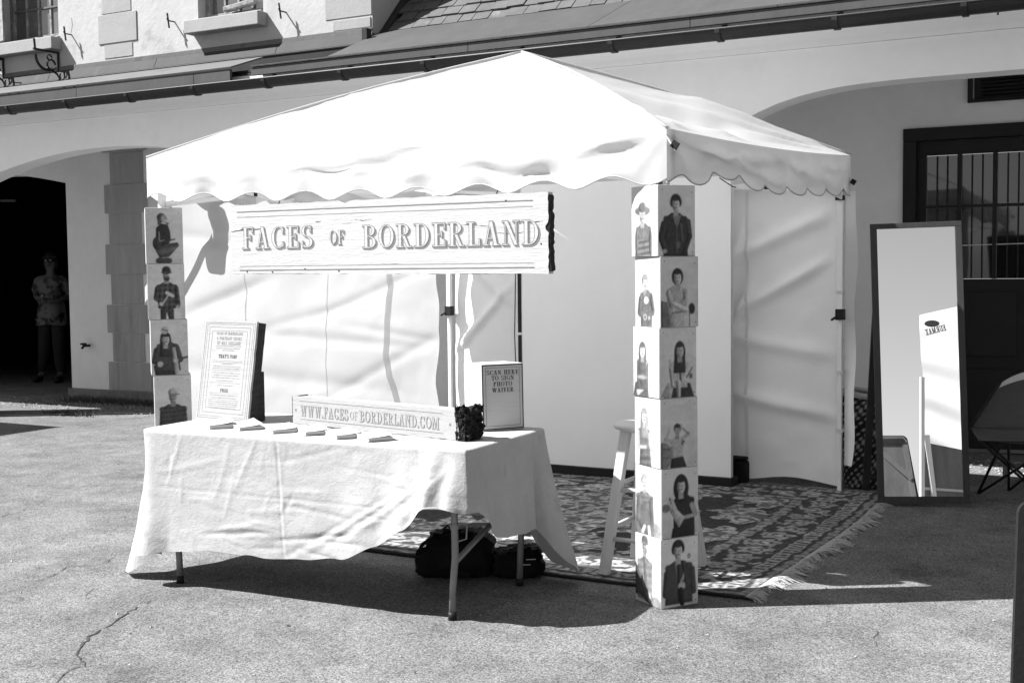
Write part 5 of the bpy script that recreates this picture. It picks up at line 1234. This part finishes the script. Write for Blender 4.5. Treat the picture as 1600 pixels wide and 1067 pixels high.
# ================================================================== wooden bar stool
sc = Vector((-2.33, 5.53, 0)); rg = .019
st = thing('bar_stool', sc, 'pale wooden bar stool on the rug behind the right-hand stack of boxes', 'stool')
SZ = .742
obj('seat', lathe([(0, SZ-.036), (.165, SZ-.036), (.185, SZ-.028), (.192, SZ-.016), (.188, SZ-.006), (.175, SZ), (.0, SZ-.003)], (sc.x, sc.y, 0), 40), 'stoolwood', st, smooth=True)
corners = [(-1, -1), (-1, 1), (1, 1), (1, -1)]; ftp = [sc+Vector((a*.178, b*.187, rg)) for a, b in corners]; ttp = [sc+Vector((a*.098, b*.10, SZ-.036)) for a, b in corners]
for a, b in zip(ftp, ttp): obj('leg', bar(a, b, .046, .046, (0, 1, 0)), 'stoolwood', st, bev=.004)
def on(i, z): t = (z-rg)/(SZ-.036-rg); return ftp[i].lerp(ttp[i], t)
for i, z in ((0, .245), (0, .45), (1, .17), (1, .40), (2, .245), (2, .45), (3, .19), (3, .425)):
    obj('rung', tube([on(i, z), on((i+1) % 4, z)], .0105, 10), 'stoolwood', st, smooth=True)
# ================================================================== black bags under the table
def rblob(c, r, e, rz, seed, amp=.012, n=34, m=22):
    V = []; F = []; N1 = vnoise(seed, 9)
    sp = lambda x, p: math.copysign(abs(x)**p, x)
    for j in range(m+1):
        t = -math.pi/2+math.pi*j/m
        for k in range(n):
            a = 2*math.pi*k/n; x = r[0]*sp(math.cos(t), e)*sp(math.cos(a), e); y = r[1]*sp(math.cos(t), e)*sp(math.sin(a), e); z = r[2]*sp(math.sin(t), e)
            q = 1+amp/r[2]*(float(N1(a*1.2 if k < n-1 else 0, t*2))-.5); x *= q; y *= q
            V.append((c[0]+x*math.cos(rz)-y*math.sin(rz), c[1]+x*math.sin(rz)+y*math.cos(rz), max(.003, c[2]+z*q)))
    for j in range(m):
        for k in range(n): F.append((j*n+k, j*n+(k+1) % n, (j+1)*n+(k+1) % n, (j+1)*n+k))
    return V, F
p = G(703, 903); p += Vector((0, .10, 0)); az = YAW
bp = thing('backpack', p, 'black camera backpack lying under the table', 'backpack')
obj('body', rblob((p.x, p.y, .105), (.165, .13, .105), .55, az, 3, .03), 'blackfab', bp, smooth=True)
obj('front_pocket', rblob((p.x-.03-.02, p.y-.09, .075), (.12, .05, .07), .5, az, 4, .02), 'blackfab', bp, smooth=True)
hx = p+_R*(-.075); obj('carry_handle', tube([hx+Vector((0, 0, .185)), hx+Vector((-.004, 0, .225)), hx+_R*.014+Vector((0, 0, .24)), hx+_R*.028+Vector((0, 0, .225)), hx+_R*.026+Vector((0, 0, .18))], .006, 8), 'black', bp, smooth=True)
sx = p+_R*(-.165); obj('shoulder_strap', tube([sx+_R*.05+Vector((0, -.03, .18)), sx+_R*.01+Vector((0, -.05, .16)), sx-_R*.02+Vector((0, -.05, .11)), sx-_R*.01+Vector((0, -.04, .06)), sx+_R*.03+Vector((0, -.03, .03))], .010, 8), 'blackfab', bp, smooth=True)
obj('badge', tube([p+_R*(-.02+.026*math.cos(a*.5))-_F*.118+Vector((0, .0, .165+.012*math.sin(a*.5)))+_F*.02 for a in range(14)], .0018, 5), 'steel', bp)
p = G(795, 905)+Vector((0, .09, 0))
cbg = thing('camera_bag', p, 'small black camera bag lying between the backpack and the rear table leg', 'camera bag')
obj('body', rblob((p.x, p.y, .065), (.12, .09, .065), .5, az, 6, .02), 'blackfab', cbg, smooth=True)
obj('flap', rblob((p.x+.03, p.y+.01, .115), (.085, .075, .03), .6, az, 7, .02), 'blackfab', cbg, smooth=True)
obj('buckle', join(bar(p+_R*.04-_F*.095+Vector((0, 0, .10)), p+_R*.085-_F*.09+Vector((0, 0, .10)), .003, .003), bar(p+_R*.02-_F*.095+Vector((0, 0, .075)), p+_R*.06-_F*.095+Vector((0, 0, .075)), .003, .003)), 'whitemetal', cbg)
p = G(766, 893)+Vector((0, .03, 0))
ln = thing('camera_lens', p, 'short black camera lens lying beside the backpack under the table', 'lens')
q = p+Vector((0, 0, .075)); ax = (_R*.9-_F*.3).normalized()
obj('barrel', tube([q-ax*.035, q-ax*.03, q+ax*.03, q+ax*.032, q+ax*.05], [.038, .042, .042, .036, .036], 20), 'black', ln, smooth=False)
obj('front_glass', tube([q-ax*.040, q-ax*.0355], [.018, .034], 18), 'doorglass', ln)
obj('metal_ring', tube([q-ax*.037, q-ax*.034], .0405, 20, False), 'whitemetal', ln)
obj('lens_cradle', box(p.x-.03, p.x+.05, p.y-.02, p.y+.04, .0, .034), 'blackfab', ln, bev=.008)
# ================================================================== standing mirror on an easel
mb = Vector((-1.755, 7.715, 0)); mu = (Vector((-1.257, 7.89, 0))-mb).normalized(); mn = Vector((mu.y, -mu.x, 0))
LE = R(6); ML = R(1.3)
mv0 = Vector((0, 0, 1))*math.cos(LE)-mn*math.sin(LE); mv = (mv0*math.cos(ML)-mu*math.sin(ML)).normalized(); mu2 = (mu*math.cos(ML)+mv0*math.sin(ML)).normalized(); mn2 = mu2.cross(mv).normalized()
MW, MH, FT = .545, 1.735, .045
mr = thing('standing_mirror', mb+mu*MW/2, 'tall dark-framed standing mirror to the right of the tent, reflecting a white stall wall', 'mirror')
m0 = mb+Vector((0, 0, .012))
def MP(a, b, c=0.): return m0+mu2*a+mv*b+mn2*c
obj('frame', join(obox(MP(0, 0), mu2*MW, -mn2*.022, mv*FT), obox(MP(0, MH-FT+.012), mu2*MW, -mn2*.022, mv*(FT-.012)), obox(MP(0, FT+.001), mu2*(FT-.005), -mn2*.022, mv*(MH-2*FT+.01)), obox(MP(MW-FT+.005, FT+.001), mu2*(FT-.005), -mn2*.022, mv*(MH-2*FT+.01))), 'darkwood', mr, bev=.002)
obj('glass', ([MP(FT-.006, FT-.002, -.006), MP(MW-FT+.006, FT-.002, -.006), MP(MW-FT+.006, MH-FT+.014, -.006), MP(FT-.006, MH-FT+.014, -.006)], [(0, 1, 2, 3)]), 'mirror', mr)
obj('backing', obox(MP(.004, .004, -.023), mu2*(MW-.008), -mn2*.012, mv*(MH-.01)), 'doorwood', mr)
for a in (.03, MW-.05):
    t = MP(a, MH*.72, -.04); bo = mb+mu*(a+(-.05 if a < .2 else .02))-mn*.52; obj('easel_leg', bar(Vector((bo.x, bo.y, .0)), t, .045, .022, (0, 0, 1)), 'darkwood', mr, bev=.002)
obj('easel_bar', bar(mb+mu*.0-mn*.50+Vector((0, 0, .10)), mb+mu*MW-mn*.50+Vector((0, 0, .10)), .03, .02), 'darkwood', mr)
# what the mirror shows stands behind the camera: find it by bouncing the sight lines off the glass
gp = MP(MW/2, MH/2, -.006)
def bounce(px, py, dist, tilt=0.):
    d = ray(px, py); o = Vector((0, 0, CH)); h = o+d*((gp-o).dot(mn2)/d.dot(mn2)); r = (d-mn2*2*d.dot(mn2)).normalized()
    # vertical plane square to the centre sight line
    dc = ray(1437, 600); rc = (dc-mn2*2*dc.dot(mn2)); rh = Vector((rc.x, rc.y, 0)).normalized()
    pn = Vector((.06, -1, 0)).normalized(); t = (gp+rh*dist-h).dot(pn)/r.dot(pn); return h+r*t, pn
D1 = 7.6
def MB(px, py, D=D1): return bounce(px, py, D)[0]
rh = bounce(1437, 600, D1)[1]; side = Vector((rh.y, -rh.x, 0))
zmin = MB(1440, 780).z
a = MB(1437, 690); b = MB(1530, 700); tl_ = MB(1437, 492); tr_ = MB(1500, 478); tf = (tr_-tl_); ext = 2.2/abs((tr_-tl_).dot(side))
vs = thing('vendor_stall', (tl_.x, tl_.y, 0), 'white-walled vendor stall across the yard, seen only in the standing mirror', 'stall')
br_ = MB(1500, 704); bl_ = MB(1443, 682)
def stallwall(s, t):
    top = tl_+tf*s*ext; bot = bl_+(br_-bl_)*s*ext; p = bot.lerp(top, t); w = .03*math.sin(t*22+s*5)*(1-t)+.02*math.sin(t*9+s*14); return p+rh*w
obj('fabric_wall', grid(30, 50, stallwall), M['stallfab'], vs, smooth=True)
for (p1, p2, th) in (((1438, 590), (1438, 790), .045), ((1445, 680), (1458, 790), .05)):
    q1, q2 = MB(*p1), MB(*p2); q2 = q2+(q2-q1)*(q2.z/max(.1, (q1.z-q2.z))) if q2.z > 0 else q2
    obj('post', bar(q1-rh*.05, Vector((q2.x, q2.y, max(0, min(q2.z, .0))))-rh*.05, th), 'whitemetal', vs)
# emblem and lettering on the stall wall, mirrored again by the glass
c0 = MB(1478, 516, D1-.03); c1_ = MB(1447, 524, D1-.03); eu = (c1_-c0); ew = eu.length; eu.normalize(); ev = (Vector((0, 0, 1))-eu*eu.z).normalized(); en = eu.cross(ev)
if en.dot(rh) > 0: en = -en
hh = (MB(1462, 509, D1-.03)-MB(1462, 523, D1-.03)).length*.62
M['logogrey'] = mat('logo_print', .12, .8)
obj('lettering', text("EURMAX", c0, eu, ev, hh, en, .01, e=.04, width=ew), 'logogrey', vs)
ec = c0+eu*ew*.58+ev*hh*1.75
obj('emblem', ([ec+eu*(ew*.36*math.cos(k*.2618))+ev*(hh*.62*math.sin(k*.2618)+.25*hh*math.cos(k*.2618)) + en*.012 for k in range(24)], [tuple(range(24))]), 'inkmid', vs)
# plywood counter front below it
q = [MB(1446, 690, D1-.08), MB(1520, 705, D1-.08), MB(1520, 800, D1-.08), MB(1446, 800, D1-.08)]
obj('counter_panel', ([q[0]+rh*.06, q[1]+rh*.06, Vector((q[2].x, q[2].y, 0))+rh*.06, Vector((q[3].x, q[3].y, 0))+rh*.06], [(0, 1, 2, 3)]), 'plypanel', vs, solid=.02)
l0, l1 = MB(1443, 763, D1-.02), MB(1520, 768, D1-.02); obj('counter_ledge', bar(l0, l1, .05, .03), 'stoolwood', vs)
# ================================================================== folding camp chair in front of the dark door
def C(px, py, Y=8.35): return YP(px, py, Y)
cf = [G(1528, 771), G(1576, 766), G(1660, 764), G(1640, 780)]
ch = thing('camp_chair', (-.95, 8.4, 0), 'charcoal folding camp chair with thin crossed legs in front of the dark door', 'chair')
def back(a, b):
    lo0, lo1 = C(1516, 668, 8.05), C(1700, 668, 8.05); hi0, hi1 = C(1562, 600, 8.45), C(1648, 598, 8.45)
    lo = lo0.lerp(lo1, a); hi = hi0.lerp(hi1, a); p = lo.lerp(hi, b); s = 2*a-1; p += Vector((0, .12*(1-s*s)*(1-b), .045*(1-s*s)*b-.02*(1-s*s)*(1-b)+.03*(1-abs(s))*b)); return p
obj('seat_back', grid(24, 18, back), 'chairfab', ch, smooth=True, solid=.006)
def seat(a, b):
    p0 = back(a, 0); fr_ = C(1530+130*a, 688, 7.75); p = p0.lerp(fr_, b); s = 2*a-1; p.z -= .05*math.sin(math.pi*b)*(1-s*s)+.0; return p
obj('seat', grid(24, 12, seat), 'chairfab', ch, smooth=True, solid=.006)
def bk2(a, b):
    t = .86+.14*b; p = back(a*.9+.05, t); return p+Vector((.002, -.008, .004))
obj('pale_panel', grid(16, 3, bk2), 'chairtrim', ch, smooth=True)
rim = [back(a/12, 1) for a in range(13)]
obj('rim_tube', tube([back(0, 0)]+[back(0, k/4) for k in range(1, 4)]+rim+[back(1, 1-k/4) for k in range(1, 5)], .010, 6), 'black', ch, smooth=True)
e0, e1 = back(0, 0), back(1, 0); s0, s1 = seat(0, 1), seat(1, 1)
for a, b in ((s0, cf[1]+Vector((.1, .25, 0))), (s1, cf[0]), (e0, cf[3]), (e1, cf[1]), (C(1576, 690, 8.1), cf[1]), (C(1566, 690, 8.0), cf[0])):
    obj('leg', tube([a, b], .009, 6), 'black', ch, smooth=True)
# low bench rail behind the chair
lb = YP(1500, 703, 8.95); tag(obj('low_rail', join(bar(lb, YP(1640, 707, 8.95), .025, .02), box(-1.2, -1.17, 8.93, 8.97, 0, lb.z-.011), box(-.35, -.32, 8.93, 8.97, 0, lb.z-.011)), 'steel'), 'low grey rail behind the camp chair', 'rail')
# ================================================================== A-frame board cut by the right edge of the photograph; the mirror shows its plywood back
def LF(l, f, z): return _R*l+_F*f+Vector((0, 0, z))
af = thing('a_frame_board', LF(2.03, 4.15, 0), 'dark rounded A-frame board at the right edge, its plywood back showing in the mirror', 'A-frame sign')
def rpanel(l0, l1, lb0, lb1, ft, fb, zt, th, nm, m, rad=.05):
    P = []
    for k in range(6): a = math.pi/2*k/5; P.append((l0+rad-rad*math.cos(a), zt-rad+rad*math.sin(a)))
    for k in range(6): a = math.pi/2*k/5; P.append((l1-rad+rad*math.sin(a), zt-rad+rad*math.cos(a)))
    P += [(lb1, .0), (lb0, .0)]
    n = len(P); fr_ = [LF(x, fb+(ft-fb)*z/zt, z) for x, z in P]; bk_ = [q+_F*th for q in fr_]
    return obj(nm, (fr_+bk_, [tuple(range(n))[::-1], tuple(range(n, 2*n))]+[(i, (i+1) % n, n+(i+1) % n, n+i) for i in range(n)]), m, af)
zt = .69
rpanel(1.695, 2.30, 1.60, 2.40, 4.14, 3.93, zt, .018, 'front_board', 'drape')
rpanel(1.90, 2.29, 1.94, 2.39, 4.17, 4.40, zt-.005, .016, 'rear_board', 'plyback')
for (a, b) in ((LF(1.96, 4.195, zt-.05), LF(1.98, 4.42, .02)), (LF(2.275, 4.195, zt-.05), LF(2.37, 4.42, .02)), (LF(2.02, 4.215, zt-.10), LF(2.34, 4.33, .30)), (LF(1.92, 4.205, zt-.055), LF(2.26, 4.205, zt-.05))):
    obj('batten', bar(a, b, .045, .022, _F), 'plyback', af, bev=.002)
# ================================================================== neighbouring canopies outside the frame (one throws the shade at the left)
def canopy(x0, y0, s, zc, zp, label):
    c = thing('vendor_canopy', (x0+s/2, y0+s/2, 0), label, 'canopy tent')
    A = [(x0, y0, zc), (x0+s, y0, zc), (x0+s, y0+s, zc), (x0, y0+s, zc), (x0+s/2, y0+s/2, zp)]
    obj('canopy_top', (A, [(0, 1, 4), (1, 2, 4), (2, 3, 4), (3, 0, 4)]), 'tent', c)
    for i in range(4):
        a, b = Vector(A[i]), Vector(A[(i+1) % 4]); obj('valance', grid(40, 3, lambda u, v, a=a, b=b: a.lerp(b, u)-Vector((0, 0, v*(.23+.025*math.cos(u*57))))), 'tent', c)
        obj('leg', bar((A[i][0], A[i][1], 0), (A[i][0], A[i][1], zc-.01), .035), 'whitemetal', c)
    return c
tip = G(92, 667); Ls = 2.1/math.tan(R(SUN_EL)); kx, ky = tip.x-Ls*math.cos(R(SUN_AZ)), tip.y-Ls*math.sin(R(SUN_AZ))
canopy(kx-3, ky-3, 3, 2.12, 2.8, 'neighbouring white canopy just outside the photo on the left, casting shade in')
# ================================================================== person in the dark doorway
pf = G(84, 597); pf.z = 0
pe = thing('person', pf, 'person in sunglasses, flowered short-sleeved shirt and dark trousers standing in the dark left doorway', 'person')
def skinned(name, pts, edges, root, m, par, sub=2):
    me = bpy.data.meshes.new(name); inv = wm(par).inverted(); me.from_pydata([tuple(inv @ (pf+Vector(q[0]))) for q in pts], edges, []); o = bpy.data.objects.new(name, me); COL.objects.link(o); o.parent = par
    me.materials.append(M[m]); md = o.modifiers.new('skin', 'SKIN'); sv = me.skin_vertices[0].data
    for i, q in enumerate(pts):
        r = q[1]; sv[i].radius = r if isinstance(r, tuple) else (r, r); sv[i].use_root = (i == root)
    md.use_smooth_shade = True; s = o.modifiers.new('sub', 'SUBSURF'); s.levels = s.render_levels = sub; return o
# frame: x' = image right, y' = away from the camera
def q_(r, f, z): v_ = _R*r+_F*f; return (v_.x, v_.y, z)
sk = [(q_(0, 0, .98), (.14, .10)), (q_(0, 0, 1.15), (.13, .095)), (q_(.005, 0, 1.33), (.155, .10)), (q_(.01, 0, 1.44), (.065, .06)), (q_(.015, -.01, 1.50), .055), (q_(.02, -.02, 1.58), (.072, .085)), (q_(.02, -.02, 1.67), (.080, .09)),
      (q_(-.17, 0, 1.41), .055), (q_(-.21, .02, 1.18), .043), (q_(-.12, -.16, 1.14), .036), (q_(.03, -.24, 1.16), .028),
      (q_(.19, 0, 1.41), .055), (q_(.24, .02, 1.17), .043), (q_(.15, -.16, 1.10), .036), (q_(.02, -.23, 1.10), .028),
      (q_(-.09, 0, .90), .085), (q_(-.10, -.03, .52), .062), (q_(-.20, .12, .10), .042), (q_(-.22, .02, .045), (.045, .04)),
      (q_(.09, 0, .90), .085), (q_(.10, -.05, .50), .062), (q_(.10, .0, .10), .042), (q_(.10, -.13, .045), (.045, .04))]
ed = [(0, 1), (1, 2), (2, 3), (3, 4), (4, 5), (5, 6), (2, 7), (7, 8), (8, 9), (9, 10), (2, 11), (11, 12), (12, 13), (13, 14), (0, 15), (15, 16), (16, 17), (17, 18), (0, 19), (19, 20), (20, 21), (21, 22)]
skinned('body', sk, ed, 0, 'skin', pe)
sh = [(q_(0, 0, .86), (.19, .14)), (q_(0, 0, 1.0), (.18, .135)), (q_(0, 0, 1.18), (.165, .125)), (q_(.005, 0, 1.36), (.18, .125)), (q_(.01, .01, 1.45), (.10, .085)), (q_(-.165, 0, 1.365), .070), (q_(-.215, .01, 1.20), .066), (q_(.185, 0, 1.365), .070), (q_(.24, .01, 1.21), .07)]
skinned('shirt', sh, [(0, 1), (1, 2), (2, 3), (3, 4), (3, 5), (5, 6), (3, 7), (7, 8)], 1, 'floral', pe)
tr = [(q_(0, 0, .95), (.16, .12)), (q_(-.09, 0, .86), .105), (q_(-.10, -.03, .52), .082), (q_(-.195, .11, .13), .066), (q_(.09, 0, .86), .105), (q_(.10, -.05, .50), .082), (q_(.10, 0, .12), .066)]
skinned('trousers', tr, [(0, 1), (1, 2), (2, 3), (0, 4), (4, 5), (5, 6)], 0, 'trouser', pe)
hd = pf+Vector(q_(.02, -.02, 1.63))
def E_(r, f, z, rad, m, nm, s=True): v_ = hd+_R*r+_F*f+Vector((0, 0, z)); obj(nm, ellipsoid(v_, rad, 14, 10, YAW), m, pe, smooth=s)
E_(0, .025, .045, (.100, .105, .095), 'hair', 'hair'); E_(-.075, .03, -.03, (.03, .06, .09), 'hair', 'hair'); E_(.075, .03, -.03, (.03, .06, .09), 'hair', 'hair'); E_(0, -.095, -.01, (.016, .022, .022), 'skin', 'nose'); E_(0, -.085, -.055, (.026, .010, .007), 'trouser', 'mouth')
for s_ in (-1, 1):
    E_(s_*.032, -.088, .018, (.026, .010, .018), 'doorglass', 'sunglass_lens'); E_(s_*.082, 0, -.005, (.012, .02, .03), 'skin', 'ear')
obj('sunglass_frame', bar(hd+_R*-.075-_F*.075+Vector((0, 0, .034)), hd+_R*.075-_F*.075+Vector((0, 0, .034)), .008, .008), 'black', pe)
E_(0, -.01, .062, (.100, .105, .014), 'floral', 'headband')
for s_, b_, a_ in ((-1, q_(.06, -.255, 1.165), 1), (1, q_(-.01, -.25, 1.10), -1)):   # hands: palm with five bent fingers
    c = pf+Vector(b_)
    fg = [ellipsoid(c, (.040, .020, .032), 10, 8, YAW)]
    for k in range(4):
        f0 = c+_R*(a_*.030)+Vector((0, 0, .022-.015*k)); f1v = f0+_R*(a_*(.036-.003*abs(k-1)))-_F*.006; f2v = f1v+_R*(a_*.018)+_F*.022; fg.append(tube([f0, f1v, f2v], [.0085, .008, .0065], 7))
    t0 = c-_F*.008+Vector((0, 0, .022)); fg.append(tube([t0, t0+_R*(a_*.014)+Vector((0, 0, .026)), t0+_R*(a_*.032)+Vector((0, 0, .036))], [.010, .009, .007], 7))
    obj('hand', join(*fg), 'skin', pe, smooth=True)
wr = pf+Vector(q_(-.03, -.22, 1.155)); obj('bracelet', tube([wr+_F*(.034*math.cos(a*.45))+Vector((0, 0, .034*math.sin(a*.45))) for a in range(15)], .006, 6), 'chairtrim', pe)
for r_, f_ in ((-.22, .0), (.10, -.10)): 
    c = pf+Vector(q_(r_, f_, .04)); obj('shoe', rblob((c.x, c.y, .045), (.05, .125, .045), .7, YAW, 3, .0), 'trouser', pe, smooth=True)
def sh_(a, b):
    an = a*2*math.pi; z = 1.12-.34*b; k_ = 1+.05*math.sin(an*5+b*2); v_ = pf+_R*(.172+.03*b)*math.cos(an)*k_+_F*(.128+.03*b)*math.sin(an)*k_; return (v_.x, v_.y, z+.01*math.sin(an*3))
obj('shirt_tail', grid(28, 8, sh_), 'floral', pe, smooth=True)
